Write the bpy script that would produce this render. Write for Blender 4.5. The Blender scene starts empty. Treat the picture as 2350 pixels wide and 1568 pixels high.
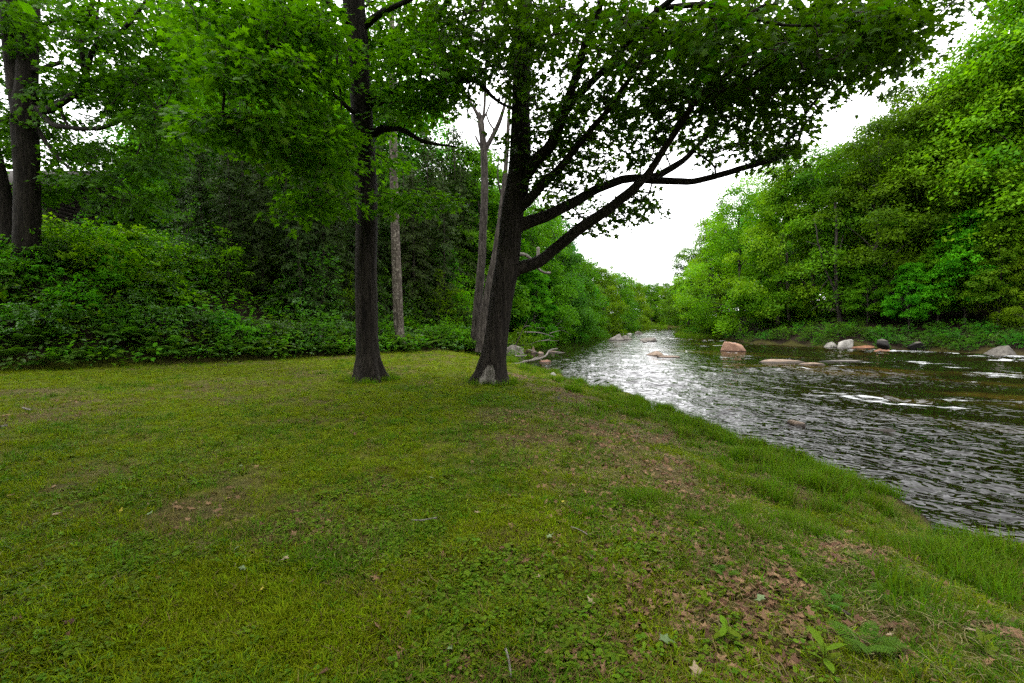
import bpy, math, random
import numpy as np
from mathutils import Vector

# ------------------------------------------------------------------ camera, sky, sun, exposure
SC = bpy.context.scene
COL = SC.collection
CAMZ = 1.6
PITCH = math.atan(51 / 1044.0)
cam_d = bpy.data.cameras.new("camera")
cam_d.lens = 16.0
cam_d.sensor_width = 36.0
cam_d.clip_start = 0.05
cam_d.clip_end = 6000
cam = bpy.data.objects.new("camera", cam_d)
COL.objects.link(cam)
cam.location = (0, 0, CAMZ)
cam.rotation_euler = (math.radians(90) - PITCH, 0, 0)
SC.camera = cam

SUN_EL, SUN_AZ = math.radians(66), math.radians(-70)     # azimuth from +Y towards +X
w = bpy.data.worlds.new("World")
SC.world = w
w.use_nodes = True
nt = w.node_tree
nt.nodes.clear()
sky = nt.nodes.new("ShaderNodeTexSky")
sky.sky_type = 'NISHITA'
sky.sun_disc = False
sky.sun_elevation = SUN_EL
sky.sun_rotation = SUN_AZ
sky.air_density = 1.0
sky.dust_density = 4.0
bw = nt.nodes.new("ShaderNodeRGBToBW")
cloud = nt.nodes.new("ShaderNodeMix")
cloud.data_type = 'RGBA'
cloud.inputs[0].default_value = 0.93                    # closed cloud deck: nearly all blue taken out
cloud2 = nt.nodes.new("ShaderNodeMix")
cloud2.data_type = 'RGBA'
cloud2.inputs[0].default_value = 0.6
cloud2.inputs[7].default_value = (14, 14, 14.3, 1)
bg = nt.nodes.new("ShaderNodeBackground")
bg.inputs[1].default_value = 0.15
wo = nt.nodes.new("ShaderNodeOutputWorld")
nt.links.new(sky.outputs[0], bw.inputs[0])
nt.links.new(sky.outputs[0], cloud.inputs[6])
nt.links.new(bw.outputs[0], cloud.inputs[7])
nt.links.new(cloud.outputs[2], cloud2.inputs[6])
nt.links.new(cloud2.outputs[2], bg.inputs[0])
nt.links.new(bg.outputs[0], wo.inputs[0])

sun_d = bpy.data.lights.new("sun", 'SUN')
sun_d.energy = 0.8
sun_d.angle = math.radians(22)
sun_d.color = (1.0, 0.96, 0.88)
sun = bpy.data.objects.new("sun", sun_d)
COL.objects.link(sun)
sdir = Vector((math.sin(SUN_AZ) * math.cos(SUN_EL), math.cos(SUN_AZ) * math.cos(SUN_EL), math.sin(SUN_EL)))
sun.rotation_euler = sdir.to_track_quat('Z', 'Y').to_euler()
sun.location = (0, 0, 60)

SC.view_settings.view_transform = 'Standard'
SC.view_settings.look = 'None'
SC.view_settings.gamma = 1
SC.view_settings.use_curve_mapping = False
SC.view_settings.exposure = 1.36
cy = SC.cycles
cy.max_bounces = 4
cy.diffuse_bounces = 1
cy.use_adaptive_sampling = True
cy.adaptive_threshold = 0.02
cy.glossy_bounces = 2
cy.transmission_bounces = 3
cy.transparent_max_bounces = 4
cy.use_denoising = False
cy.caustics_reflective = False
cy.caustics_refractive = False
cy.sample_clamp_indirect = 6.0

# ------------------------------------------------------------------ helpers
rng = np.random.default_rng(7)
random.seed(7)
F = 1044.0


def ray(u, v):
    a, b = (u - 1175) / F, (784 - v) / F
    c, s = math.cos(PITCH), math.sin(PITCH)
    return np.array([a, c + b * s, -s + b * c])


def X(u, v, Y):
    """point of the place seen at (u, v) of the 2350 px wide view, Y metres ahead"""
    d = ray(u, v)
    return np.array([0, 0, CAMZ]) + d * (Y / d[1])


WZ = -0.6        # river level


def G(u, v, z=WZ):
    d = ray(u, v)
    t = (z - CAMZ) / d[2]
    return np.array([0, 0, CAMZ]) + d * t


def _hash(ix, iy, iz, seed):
    h = (ix.astype(np.int64) * 374761393 + iy.astype(np.int64) * 668265263 + iz.astype(np.int64) * 2147483647 + seed * 1274126177) & 0xFFFFFFFF
    h = ((h ^ (h >> 13)) * 1274126177) & 0xFFFFFFFF
    h = ((h ^ (h >> 16)) * 2246822519) & 0xFFFFFFFF
    return ((h ^ (h >> 15)) & 0xFFFFFF) / float(0xFFFFFF)


def noise3(p, seed=0):
    p = np.asarray(p, float)
    i = np.floor(p)
    f = p - i
    f = f * f * f * (f * (f * 6 - 15) + 10)
    i = i.astype(np.int64)
    r = 0
    for dx in (0, 1):
        wx = f[..., 0] if dx else 1 - f[..., 0]
        for dy in (0, 1):
            wy = f[..., 1] if dy else 1 - f[..., 1]
            for dz in (0, 1):
                wz = f[..., 2] if dz else 1 - f[..., 2]
                r = r + wx * wy * wz * _hash(i[..., 0] + dx, i[..., 1] + dy, i[..., 2] + dz, seed)
    return r * 2 - 1


def fbm(p, oct=4, seed=0, gain=0.5):
    p = np.asarray(p, float)
    a, s, t = 1.0, 0, 0
    for o in range(oct):
        s = s + a * noise3(p * 2 ** o, seed + o * 17)
        t += a
        a *= gain
    return s / t


def n2(x, y, sc, seed=0, oct=3):
    return fbm(np.stack([x * sc, y * sc, np.zeros_like(x) + seed * 3.7], -1), oct, seed)


def sstep(a, b, x):
    t = np.clip((x - a) / (b - a), 0, 1)
    return t * t * (3 - 2 * t)


def mesh_np(name, V, faces, mats=(), smooth=False, attr=None, midx=None):
    """one mesh from numpy arrays; faces is a list of (m,k) index arrays"""
    V = np.asarray(V, np.float32)
    me = bpy.data.meshes.new(name)
    faces = [np.asarray(f, np.int32) for f in faces if len(f)]
    nl = sum(f.size for f in faces)
    npoly = sum(len(f) for f in faces)
    me.vertices.add(len(V))
    me.vertices.foreach_set("co", V.ravel())
    me.loops.add(nl)
    me.loops.foreach_set("vertex_index", np.concatenate([f.ravel() for f in faces]))
    tot = np.concatenate([np.full(len(f), f.shape[1], np.int32) for f in faces])
    me.polygons.add(npoly)
    me.polygons.foreach_set("loop_start", np.concatenate([[0], np.cumsum(tot)[:-1]]).astype(np.int32))
    me.polygons.foreach_set("loop_total", tot)
    if smooth:
        me.polygons.foreach_set("use_smooth", np.ones(npoly, bool))
    for m in mats:
        me.materials.append(m)
    if midx is not None:
        me.polygons.foreach_set("material_index", np.asarray(midx, np.int32))
    if attr:
        for k, a in attr.items():
            a = np.asarray(a, np.float32)
            at = me.attributes.new(k, 'FLOAT', 'POINT')
            at.data.foreach_set("value", a)
    me.update()
    me.validate()
    return me


def ob(name, me, parent=None, kind=None, loc=(0, 0, 0), label=None, cat=None, group=None, rz=0, sc=None):
    o = bpy.data.objects.new(name, me)
    COL.objects.link(o)
    o.location = [float(q) for q in loc]
    if rz:
        o.rotation_euler = (0, 0, rz)
    if sc is not None:
        o.scale = (sc, sc, sc) if np.isscalar(sc) else sc
    if parent:
        o.parent = parent
    for k, val in (("kind", kind), ("label", label), ("category", cat), ("group", group)):
        if val:
            o[k] = val
    return o


class MB:
    """collects pieces of ONE part"""
    def __init__(s):
        s.V, s.F, s.A, s.n = [], {}, [], 0

    def add(s, V, faces, a=0.5):
        V = np.asarray(V, float)
        for f in faces:
            f = np.asarray(f)
            if len(f):
                s.F.setdefault(f.shape[1], []).append(f + s.n)
        s.V.append(V)
        s.A.append(np.full(len(V), a, float) if np.isscalar(a) else np.asarray(a, float))
        s.n += len(V)

    def mesh(s, name, mats, smooth=False):
        return mesh_np(name, np.concatenate(s.V), [np.concatenate(v) for v in s.F.values()], mats, smooth, {"tint": np.concatenate(s.A)})


def resample(P, R, step):
    """Catmull-Rom through the points, about one sample per step metres"""
    P = np.asarray(P, float)
    R = np.asarray(R, float)
    n = len(P)
    if n < 2:
        return P, R
    E = np.vstack([2 * P[0] - P[1], P, 2 * P[-1] - P[-2]])
    outP, outR = [], []
    for i in range(n - 1):
        p0, p1, p2, p3 = E[i], E[i + 1], E[i + 2], E[i + 3]
        k = max(1, int(np.linalg.norm(p2 - p1) / step))
        for t in np.arange(k) / k:
            outP.append(0.5 * ((2 * p1) + (-p0 + p2) * t + (2 * p0 - 5 * p1 + 4 * p2 - p3) * t * t + (-p0 + 3 * p1 - 3 * p2 + p3) * t ** 3))
            outR.append(R[i] * (1 - t) + R[i + 1] * t)
    outP.append(P[-1])
    outR.append(R[-1])
    return np.array(outP), np.array(outR)


def tube(P, R, seg=8, cap=True, rough=0.0, ridge=0.0, seed=0, flare=None):
    P = np.asarray(P, float)
    R = np.asarray(R, float)
    n = len(P)
    T = np.gradient(P, axis=0)
    T /= np.linalg.norm(T, axis=1)[:, None] + 1e-9
    ref = np.array([1.0, 0, 0]) if abs(T[0, 0]) < 0.8 else np.array([0, 1.0, 0])
    N = np.zeros_like(P)
    a = ref - T[0] * ref.dot(T[0])
    N[0] = a / np.linalg.norm(a)
    for i in range(1, n):
        a = N[i - 1] - T[i] * N[i - 1].dot(T[i])
        N[i] = a / (np.linalg.norm(a) + 1e-9)
    B = np.cross(T, N)
    th = np.arange(seg) / seg * 2 * np.pi
    D = N[:, None] * np.cos(th)[None, :, None] + B[:, None] * np.sin(th)[None, :, None]
    rad = np.repeat(R[:, None], seg, 1)
    if flare is not None:
        rad = rad * flare(np.linspace(0, 1, n)[:, None], th[None, :])
    if rough or ridge:
        q = P[:, None] + D * R[:, None, None]
        s = np.concatenate([[0], np.cumsum(np.linalg.norm(np.diff(P, axis=0), axis=1))])
        lum = fbm(q * 2.2, 3, seed)
        cyl = np.stack([np.cos(th)[None, :] * 4.5 + 0 * s[:, None], np.sin(th)[None, :] * 4.5 + 0 * s[:, None], 0.9 * s[:, None] + 0 * th[None, :]], -1)
        rid = 1 - 2 * np.abs(fbm(cyl, 3, seed + 5))
        rad = rad * (1 + rough * lum) + ridge * rid
    V = (P[:, None] + D * rad[..., None]).reshape(-1, 3)
    i = np.arange(n - 1)[:, None] * seg
    j = np.arange(seg)[None, :]
    j2 = (j + 1) % seg
    Q = np.stack([i + j, i + j2, i + seg + j2, i + seg + j], -1).reshape(-1, 4)
    fs = [Q]
    if cap:
        V = np.vstack([V, P[-1] + T[-1] * R[-1] * 0.4])
        k = (n - 1) * seg
        fs.append(np.stack([k + np.arange(seg), k + (np.arange(seg) + 1) % seg, np.full(seg, len(V) - 1)], -1))
    return V, fs


# leaf templates: verts (x along the leaf, y across, z along its normal), faces
_half = [(-0.04, 0.30), (0.20, 0.20), (0.50, 0.50), (0.56, 0.17)]
_per = [(0, 0)] + _half + [(1, 0)] + [(a, -b) for a, b in reversed(_half)]
MAPLE = (np.array([(0.34, 0, 0.03)] + [(a, b, -0.10 * (abs(b) * 1.6) ** 1.5 - 0.10 * max(a - .5, 0)) for a, b in _per]),
         [np.array([(0, 1 + k, 1 + (k + 1) % 10) for k in range(10)])])
OVAL = (np.array([(0, 0, 0), (0.32, 0.26, 0.04), (0.75, 0.2, 0.03), (1, 0, -0.1), (0.75, -0.2, 0.03), (0.32, -0.26, 0.04)]),
        [np.array([(0, 1, 2, 3), (0, 3, 4, 5)])])
LEAF4 = (np.array([(0, 0, 0), (0.5, 0.34, -0.06), (1, 0, -0.04), (0.5, -0.34, -0.06)]), [np.array([(0, 1, 2, 3)])])
NEEDLE = (np.array([(0, -0.07, 0), (0, 0.07, 0), (0.7, 0.11, -0.03), (1, 0, -0.08), (0.7, -0.11, -0.03)]), [np.array([(0, 4, 3, 2, 1)])])
ROUND = (np.array([(0, 0, 0), (.15, .42, .05), (.55, .5, .04), (.95, .28, 0), (1.0, 0, -.03), (.95, -.28, 0), (.55, -.5, .04), (.15, -.42, .05)]),
         [np.array([(0, 1, 2, 3), (0, 3, 4, 5), (0, 5, 6, 7)])])


def nrm(a):
    return a / (np.linalg.norm(a, axis=-1, keepdims=True) + 1e-9)


def leaves(pos, dr, nr, size, tpl, tint):
    """many leaves as one vertex array"""
    dr = nrm(dr)
    nr = nrm(nr - dr * np.sum(nr * dr, -1, keepdims=True))
    sd = np.cross(nr, dr)
    tv, tf = tpl
    V = pos[:, None] + size[:, None, None] * (tv[None, :, 0:1] * dr[:, None] + tv[None, :, 1:2] * sd[:, None] + tv[None, :, 2:3] * nr[:, None])
    k = len(tv)
    off = (np.arange(len(pos)) * k)[:, None, None]
    fs = [(f[None] + off).reshape(-1, f.shape[1]) for f in tf]
    return V.reshape(-1, 3), fs, np.repeat(tint, k)


def sprays(C, axis, up, R, K, size, tpl, rs, flat=0.16, droop=0.35, wide=1.0):
    """K leaves on each of the flat leafy shoots at C that grow along axis"""
    S = len(C)
    ax = nrm(axis)
    up = nrm(up - ax * np.sum(up * ax, -1, keepdims=True))
    sd = np.cross(up, ax)
    R = np.broadcast_to(R, (S,))
    t = rs.uniform(-0.75, 0.85, (S, K))
    y = rs.uniform(-1, 1, (S, K)) * np.sqrt(np.clip(1 - t ** 2, 0.05, 1)) * 0.85 * wide
    z = rs.normal(0, flat, (S, K)) - 0.18 * (t ** 2 + y ** 2)
    pos = C[:, None] + R[:, None, None] * (t[..., None] * ax[:, None] + y[..., None] * sd[:, None] + z[..., None] * up[:, None])
    d = ax[:, None] * (0.55 + 0.5 * rs.uniform(-1, 1, (S, K)))[..., None] + sd[:, None] * (np.sign(y) * 0.5 + rs.normal(0, .6, (S, K)))[..., None] \
        - np.array([0, 0, 1.0]) * (droop * rs.uniform(0.2, 1.6, (S, K)))[..., None]
    nr = up[:, None] + rs.normal(0, 0.33, (S, K, 3))
    sz = size * rs.uniform(0.6, 1.2, (S, K))
    tint = np.clip(rs.normal(0.5, 0.13, (S, 1)) + rs.normal(0, 0.16, (S, K)), 0, 1)
    return leaves(pos.reshape(-1, 3), d.reshape(-1, 3), nr.reshape(-1, 3), sz.ravel(), tpl, tint.ravel())


# ------------------------------------------------------------------ materials
def new_mat(name):
    m = bpy.data.materials.new(name)
    m.use_nodes = True
    t = m.node_tree
    t.nodes.clear()
    out = t.nodes.new("ShaderNodeOutputMaterial")
    return m, t, out


def nd(t, typ, **kw):
    n = t.nodes.new(typ)
    for k, v in kw.items():
        setattr(n, k, v)
    return n


def mixc(t, fac, a, b):
    n = nd(t, "ShaderNodeMix", data_type='RGBA')
    for i, val in ((0, fac), (6, a), (7, b)):
        if hasattr(val, "links"):
            t.links.new(val, n.inputs[i])
        else:
            n.inputs[i].default_value = val if i == 0 else (*val, 1)
    return n.outputs[2]


def mth(t, op, a, b=0.0, c=None):
    n = nd(t, "ShaderNodeMath", operation=op)
    for i, val in ((0, a), (1, b)) + (((2, c),) if c is not None else ()):
        if hasattr(val, "links"):
            t.links.new(val, n.inputs[i])
        else:
            n.inputs[i].default_value = val
    return n.outputs[0]


def ramp(t, fac, stops):
    n = nd(t, "ShaderNodeValToRGB")
    e = n.color_ramp.elements
    while len(e) < len(stops):
        e.new(0.5)
    for k, (p, c) in enumerate(stops):
        e[k].position = p
        e[k].color = (*c, 1) if len(c) == 3 else c
    t.links.new(fac, n.inputs[0])
    return n.outputs[0]


def tex(t, scale, detail=4, rough=0.55, coord=None, stretch=None, typ="ShaderNodeTexNoise"):
    if coord is None:
        tc = nd(t, "ShaderNodeTexCoord")
        coord = tc.outputs["Object"]
    if stretch is not None:
        mp = nd(t, "ShaderNodeMapping")
        mp.inputs["Scale"].default_value = stretch
        t.links.new(coord, mp.inputs[0])
        coord = mp.outputs[0]
    n = nd(t, typ)
    t.links.new(coord, n.inputs["Vector"])
    n.inputs["Scale"].default_value = scale
    if typ == "ShaderNodeTexNoise":
        n.inputs["Detail"].default_value = detail
        n.inputs["Roughness"].default_value = rough
    return n.outputs[0]


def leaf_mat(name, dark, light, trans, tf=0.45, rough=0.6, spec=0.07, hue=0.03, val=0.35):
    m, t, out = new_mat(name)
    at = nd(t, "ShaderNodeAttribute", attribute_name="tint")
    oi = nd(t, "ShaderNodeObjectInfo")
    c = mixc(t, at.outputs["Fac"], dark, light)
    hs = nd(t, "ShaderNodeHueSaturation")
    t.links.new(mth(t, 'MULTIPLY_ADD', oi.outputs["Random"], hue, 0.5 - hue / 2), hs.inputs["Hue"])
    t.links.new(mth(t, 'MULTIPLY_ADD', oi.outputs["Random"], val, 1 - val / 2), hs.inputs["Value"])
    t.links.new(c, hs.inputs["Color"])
    p = nd(t, "ShaderNodeBsdfPrincipled")
    t.links.new(hs.outputs[0], p.inputs["Base Color"])
    p.inputs["Roughness"].default_value = rough
    p.inputs["Specular IOR Level"].default_value = spec
    tr = nd(t, "ShaderNodeBsdfTranslucent")
    k = nd(t, "ShaderNodeMix", data_type='RGBA', blend_type='MULTIPLY')
    k.inputs[0].default_value = 1
    t.links.new(hs.outputs[0], k.inputs[6])
    k.inputs[7].default_value = (*trans, 1)
    t.links.new(k.outputs[2], tr.inputs[0])
    mx = nd(t, "ShaderNodeMixShader")
    mx.inputs[0].default_value = tf
    t.links.new(p.outputs[0], mx.inputs[1])
    t.links.new(tr.outputs[0], mx.inputs[2])
    t.links.new(mx.outputs[0], out.inputs[0])
    return m


def bark_mat(name, c1, c2, c3, sx=20, sz=1.3, bump=0.6, lichen=None):
    m, t, out = new_mat(name)
    n1 = tex(t, 1.0, 6, 0.65, stretch=(sx, sx, sz))
    n2_ = tex(t, 1.0, 5, 0.6, stretch=(sx * 2.4, sx * 2.4, sz * 3.0))
    f = mth(t, 'ADD', mth(t, 'MULTIPLY', n1, 0.6), mth(t, 'MULTIPLY', n2_, 0.4))
    c = ramp(t, f, [(0.38, c1), (0.5, c2), (0.64, c3)])
    big = tex(t, 1.4, 3)
    c = mixc(t, mth(t, 'MULTIPLY', big, 0.35), c, c1)
    if lichen:
        ln = tex(t, 7.0, 5, 0.7)
        c = mixc(t, ramp(t, ln, [(0.55, (0, 0, 0)), (0.63, (1, 1, 1))]), c, lichen)
    p = nd(t, "ShaderNodeBsdfPrincipled")
    t.links.new(c, p.inputs["Base Color"])
    p.inputs["Roughness"].default_value = 0.9
    p.inputs["Specular IOR Level"].default_value = 0.15
    b = nd(t, "ShaderNodeBump")
    b.inputs["Strength"].default_value = 1.0
    b.inputs["Distance"].default_value = 0.06 * bump
    t.links.new(f, b.inputs["Height"])
    t.links.new(b.outputs[0], p.inputs["Normal"])
    t.links.new(p.outputs[0], out.inputs[0])
    return m


def plain_mat(name, c1, c2, scale=8, rough=0.8, bump=0.3, spec=0.3, detail=5, dist=0.02, c3=None, wet=False):
    m, t, out = new_mat(name)
    n = tex(t, scale, detail, 0.6)
    c = ramp(t, n, [(0.35, c1), (0.65, c2)])
    if c3:
        g = tex(t, scale * 7, 3, 0.6)
        c = mixc(t, ramp(t, g, [(0.58, (0, 0, 0)), (0.66, (1, 1, 1))]), c, c3)
    if wet:
        sz_ = nd(t, "ShaderNodeSeparateXYZ")
        t.links.new(nd(t, "ShaderNodeTexCoord").outputs["Object"], sz_.inputs[0])
        lev = mth(t, 'ADD', sz_.outputs[2], mth(t, 'MULTIPLY', n, -0.10))
        c = mixc(t, ramp(t, lev, [(0.0, (1, 1, 1)), (0.035, (0, 0, 0))]), c, tuple(0.25 * q_ for q_ in c1))
    p = nd(t, "ShaderNodeBsdfPrincipled")
    t.links.new(c, p.inputs["Base Color"])
    p.inputs["Roughness"].default_value = rough
    p.inputs["Specular IOR Level"].default_value = spec
    b = nd(t, "ShaderNodeBump")
    b.inputs["Strength"].default_value = bump
    b.inputs["Distance"].default_value = dist
    t.links.new(tex(t, scale * 4, 6, 0.65), b.inputs["Height"])
    t.links.new(b.outputs[0], p.inputs["Normal"])
    t.links.new(p.outputs[0], out.inputs[0])
    return m


M = {}
M['maple'] = leaf_mat("maple_leaf", (0.014, 0.052, 0.002), (0.052, 0.135, 0.004), (1.8, 1.9, 0.4), 0.40)
M['maple_lit'] = leaf_mat("maple_leaf_lit", (0.026, 0.080, 0.002), (0.090, 0.195, 0.004), (1.8, 1.9, 0.4), 0.48)  # the maple leaf lightened, the light on the lawn maple put into its colour
M['leafy'] = leaf_mat("leafy", (0.026, 0.098, 0.002), (0.098, 0.235, 0.004), (1.6, 1.7, 0.4), 0.42, hue=0.05, val=0.7)
M['leafy_yellow'] = leaf_mat("leafy_yellow", (0.046, 0.118, 0.002), (0.145, 0.250, 0.004), (1.5, 1.6, 0.4), 0.42, hue=0.04, val=0.6)
M['leafy_deep'] = leaf_mat("leafy_deep", (0.018, 0.075, 0.005), (0.065, 0.175, 0.008), (1.5, 1.6, 0.5), 0.38, hue=0.05, val=0.7)
M['backlit'] = leaf_mat("backlit_leaf", (0.075, 0.20, 0.002), (0.18, 0.36, 0.004), (1.4, 1.5, 0.4), 0.48, hue=0.02)  # hilltop maple leaf, the light shining through it put into its colour
M['conifer'] = leaf_mat("conifer", (0.010, 0.027, 0.004), (0.036, 0.066, 0.008), (1.2, 1.2, 0.7), 0.2, hue=0.03)
M['shrub'] = leaf_mat("shrub_leaf", (0.018, 0.068, 0.005), (0.066, 0.160, 0.008), (1.5, 1.6, 0.5), 0.38, rough=0.45, spec=0.3)
M['fern'] = leaf_mat("fern_frond", (0.030, 0.085, 0.007), (0.085, 0.180, 0.012), (1.5, 1.7, 0.7), 0.4)
M['grass'] = leaf_mat("grass_blade", (0.052, 0.092, 0.001), (0.200, 0.250, 0.002), (1.4, 1.4, 0.5), 0.35, hue=0.05, val=0.7)
M['grass_bank'] = leaf_mat("grass_bank", (0.026, 0.078, 0.002), (0.115, 0.195, 0.005), (1.5, 1.6, 0.5), 0.38, hue=0.04, val=0.5)
M['grass_green'] = leaf_mat("grass_green", (0.026, 0.070, 0.002), (0.095, 0.180, 0.004), (1.4, 1.5, 0.5), 0.35, hue=0.04, val=0.6)
M['grass_dry'] = leaf_mat("grass_dry", (0.055, 0.042, 0.010), (0.20, 0.155, 0.050), (1.1, 1.0, 0.6), 0.25, hue=0.03, val=0.6)
M['weed'] = leaf_mat("weed_leaf", (0.036, 0.085, 0.003), (0.115, 0.175, 0.006), (1.4, 1.5, 0.5), 0.3, hue=0.04, val=0.5)
M['straw'] = leaf_mat("straw", (0.09, 0.075, 0.03), (0.22, 0.19, 0.085), (1, 1, 0.8), 0.2, hue=0.02, val=0.6)
M['dead'] = leaf_mat("dead_leaf", (0.05, 0.026, 0.013), (0.20, 0.115, 0.065), (1, 0.9, 0.7), 0.12, hue=0.03, val=0.8)
M['dead_pale'] = leaf_mat("dead_leaf_pale", (0.20, 0.15, 0.09), (0.32, 0.25, 0.16), (1, 0.9, 0.7), 0.12, hue=0.0, val=0.2)
M['leaf_yellow'] = leaf_mat("leaf_fallen_yellow", (0.28, 0.24, 0.03), (0.36, 0.32, 0.05), (1, 1, 0.7), 0.12, hue=0.0, val=0.1)
M['leaf_palegreen'] = leaf_mat("leaf_fallen_pale", (0.10, 0.15, 0.06), (0.17, 0.22, 0.11), (1, 1, 0.7), 0.12, hue=0.0, val=0.1)
M['bark'] = bark_mat("bark_dark", (0.004, 0.003, 0.0025), (0.017, 0.0135, 0.010), (0.046, 0.038, 0.030))
M['bark_far'] = bark_mat("bark_far", (0.02, 0.017, 0.013), (0.06, 0.05, 0.04), (0.12, 0.105, 0.085), sx=6)
M['bark_pale'] = bark_mat("bark_pale", (0.024, 0.019, 0.015), (0.078, 0.063, 0.050), (0.165, 0.14, 0.113), sx=10, sz=1.4, lichen=(0.22, 0.195, 0.155))
M['bark_snag'] = bark_mat("bark_snag", (0.010, 0.008, 0.007), (0.047, 0.039, 0.033), (0.125, 0.108, 0.092), sx=10, sz=1.6)
M['drift'] = bark_mat("driftwood", (0.055, 0.047, 0.04), (0.15, 0.133, 0.114), (0.29, 0.265, 0.235), sx=16, sz=4)
M['scar'] = bark_mat("bare_wood", (0.03, 0.026, 0.02), (0.12, 0.108, 0.09), (0.25, 0.232, 0.20), sx=18, sz=0.8, bump=0.4)
M['twig'] = plain_mat("twig", (0.018, 0.013, 0.009), (0.045, 0.034, 0.024), 12, 0.9)
M['rock_orange'] = plain_mat("rock_orange", (0.17, 0.092, 0.058), (0.31, 0.185, 0.125), 3.0, 0.75, 0.35, c3=(0.22, 0.11, 0.07), wet=True)
M['rock_grey'] = plain_mat("rock_grey", (0.06, 0.05, 0.042), (0.20, 0.18, 0.155), 4.0, 0.85, 0.5, c3=(0.20, 0.185, 0.16), wet=True)
M['rock_grey_shaded'] = plain_mat("rock_grey_shaded", (0.035, 0.030, 0.025), (0.105, 0.095, 0.080), 4.0, 0.85, 0.5, c3=(0.15, 0.14, 0.115), wet=True)  # grey rock darkened, with the far bank's shade put into its colour
M['rock_pale'] = plain_mat("rock_pale", (0.15, 0.14, 0.12), (0.31, 0.295, 0.265), 3.0, 0.85, 0.4, c3=(0.20, 0.18, 0.15), wet=True)
M['rock_tan'] = plain_mat("rock_tan", (0.11, 0.075, 0.05), (0.22, 0.16, 0.115), 4.0, 0.7, 0.4, c3=(0.17, 0.12, 0.085), wet=True)
M['rock_red'] = plain_mat("rock_red", (0.105, 0.045, 0.022), (0.22, 0.10, 0.055), 4.0, 0.55, 0.4, c3=(0.08, 0.04, 0.025), wet=True)
M['cabin_wood'] = plain_mat("cabin_wood", (0.012, 0.009, 0.008), (0.032, 0.022, 0.018), 6, 0.8)
M['cabin_trim'] = plain_mat("cabin_trim", (0.05, 0.018, 0.010), (0.085, 0.03, 0.017), 6, 0.7)
M['cabin_roof'] = plain_mat("cabin_roof", (0.012, 0.009, 0.007), (0.026, 0.02, 0.016), 9, 0.9)
m, t, out = new_mat("cabin_glass")
p = nd(t, "ShaderNodeBsdfPrincipled")
p.inputs["Base Color"].default_value = (0.01, 0.012, 0.016, 1)
p.inputs["Roughness"].default_value = 0.06
t.links.new(p.outputs[0], out.inputs[0])
M['glass'] = m

# ------------------------------------------------------------------ terrain: banks, hill, lawn
L_px = [(2600, 1420), (2350, 1300), (2200, 1255), (2080, 1180), (1900, 1100), (1740, 1040), (1640, 985), (1540, 950), (1440, 910), (1350, 895), (1310, 880),
        (1285, 860), (1215, 843), (1166, 838), (1150, 818), (1215, 806), (1235, 790), (1245, 777), (1290, 770), (1350, 764), (1400, 757), (1440, 753)]
R_px = [(2900, 850), (2350, 816), (2100, 804), (1900, 798), (1723, 788), (1660, 778), (1600, 775.5), (1558, 770), (1548, 763), (1552, 756)]
LB = np.array([[12, -40], [7.5, -6], [5.2, 1.5]] + [list(G(*p)[:2]) for p in L_px] + [[36, 124], [52, 130], [90, 132], [200, 132]])
RB = np.array([[100, -40], [50, 5]] + [list(G(*p)[:2]) for p in R_px] + [[50, 108], [90, 114], [200, 114]])
EDGE = np.array([[-60, -12], [-30, 5.5], [-15.6, 13.7], [-10.5, 16.4], [-6.9, 19.0], [-3.9, 22.6], [-1.6, 24.8], [-0.2, 31], [0.0, 40], [2.5, 52], [9, 66], [16, 90], [24, 118], [40, 140], [90, 150], [400, 150]])


def pl_dist(x, y, pl):
    d = np.full(x.shape, 1e9)
    for a, b in zip(pl[:-1], pl[1:]):
        e = b - a
        tt = np.clip(((x - a[0]) * e[0] + (y - a[1]) * e[1]) / (e @ e), 0, 1)
        d = np.minimum(d, np.hypot(x - a[0] - tt * e[0], y - a[1] - tt * e[1]))
    return d


def inside(x, y, poly):
    r = np.zeros(x.shape, bool)
    n = len(poly)
    for i in range(n):
        a, b = poly[i], poly[(i + 1) % n]
        if a[1] == b[1]:
            continue
        c = ((a[1] > y) != (b[1] > y)) & (x < (b[0] - a[0]) * (y - a[1]) / (b[1] - a[1]) + a[0])
        r ^= c
    return r


RIVER = np.vstack([LB, RB[::-1]])
RIGHT = np.vstack([RB, [[2500, 114], [2500, -3000], [100, -3000]]])
HILL = np.vstack([EDGE, [[2500, 150], [2500, 3000], [-2500, 3000], [-2500, -12]]])


def fields(x, y):
    inw = inside(x, y, RIVER)
    dl, dr = pl_dist(x, y, LB), pl_dist(x, y, RB)
    return inw, dl, dr, inside(x, y, RIGHT), inside(x, y, HILL), pl_dist(x, y, EDGE)


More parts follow.
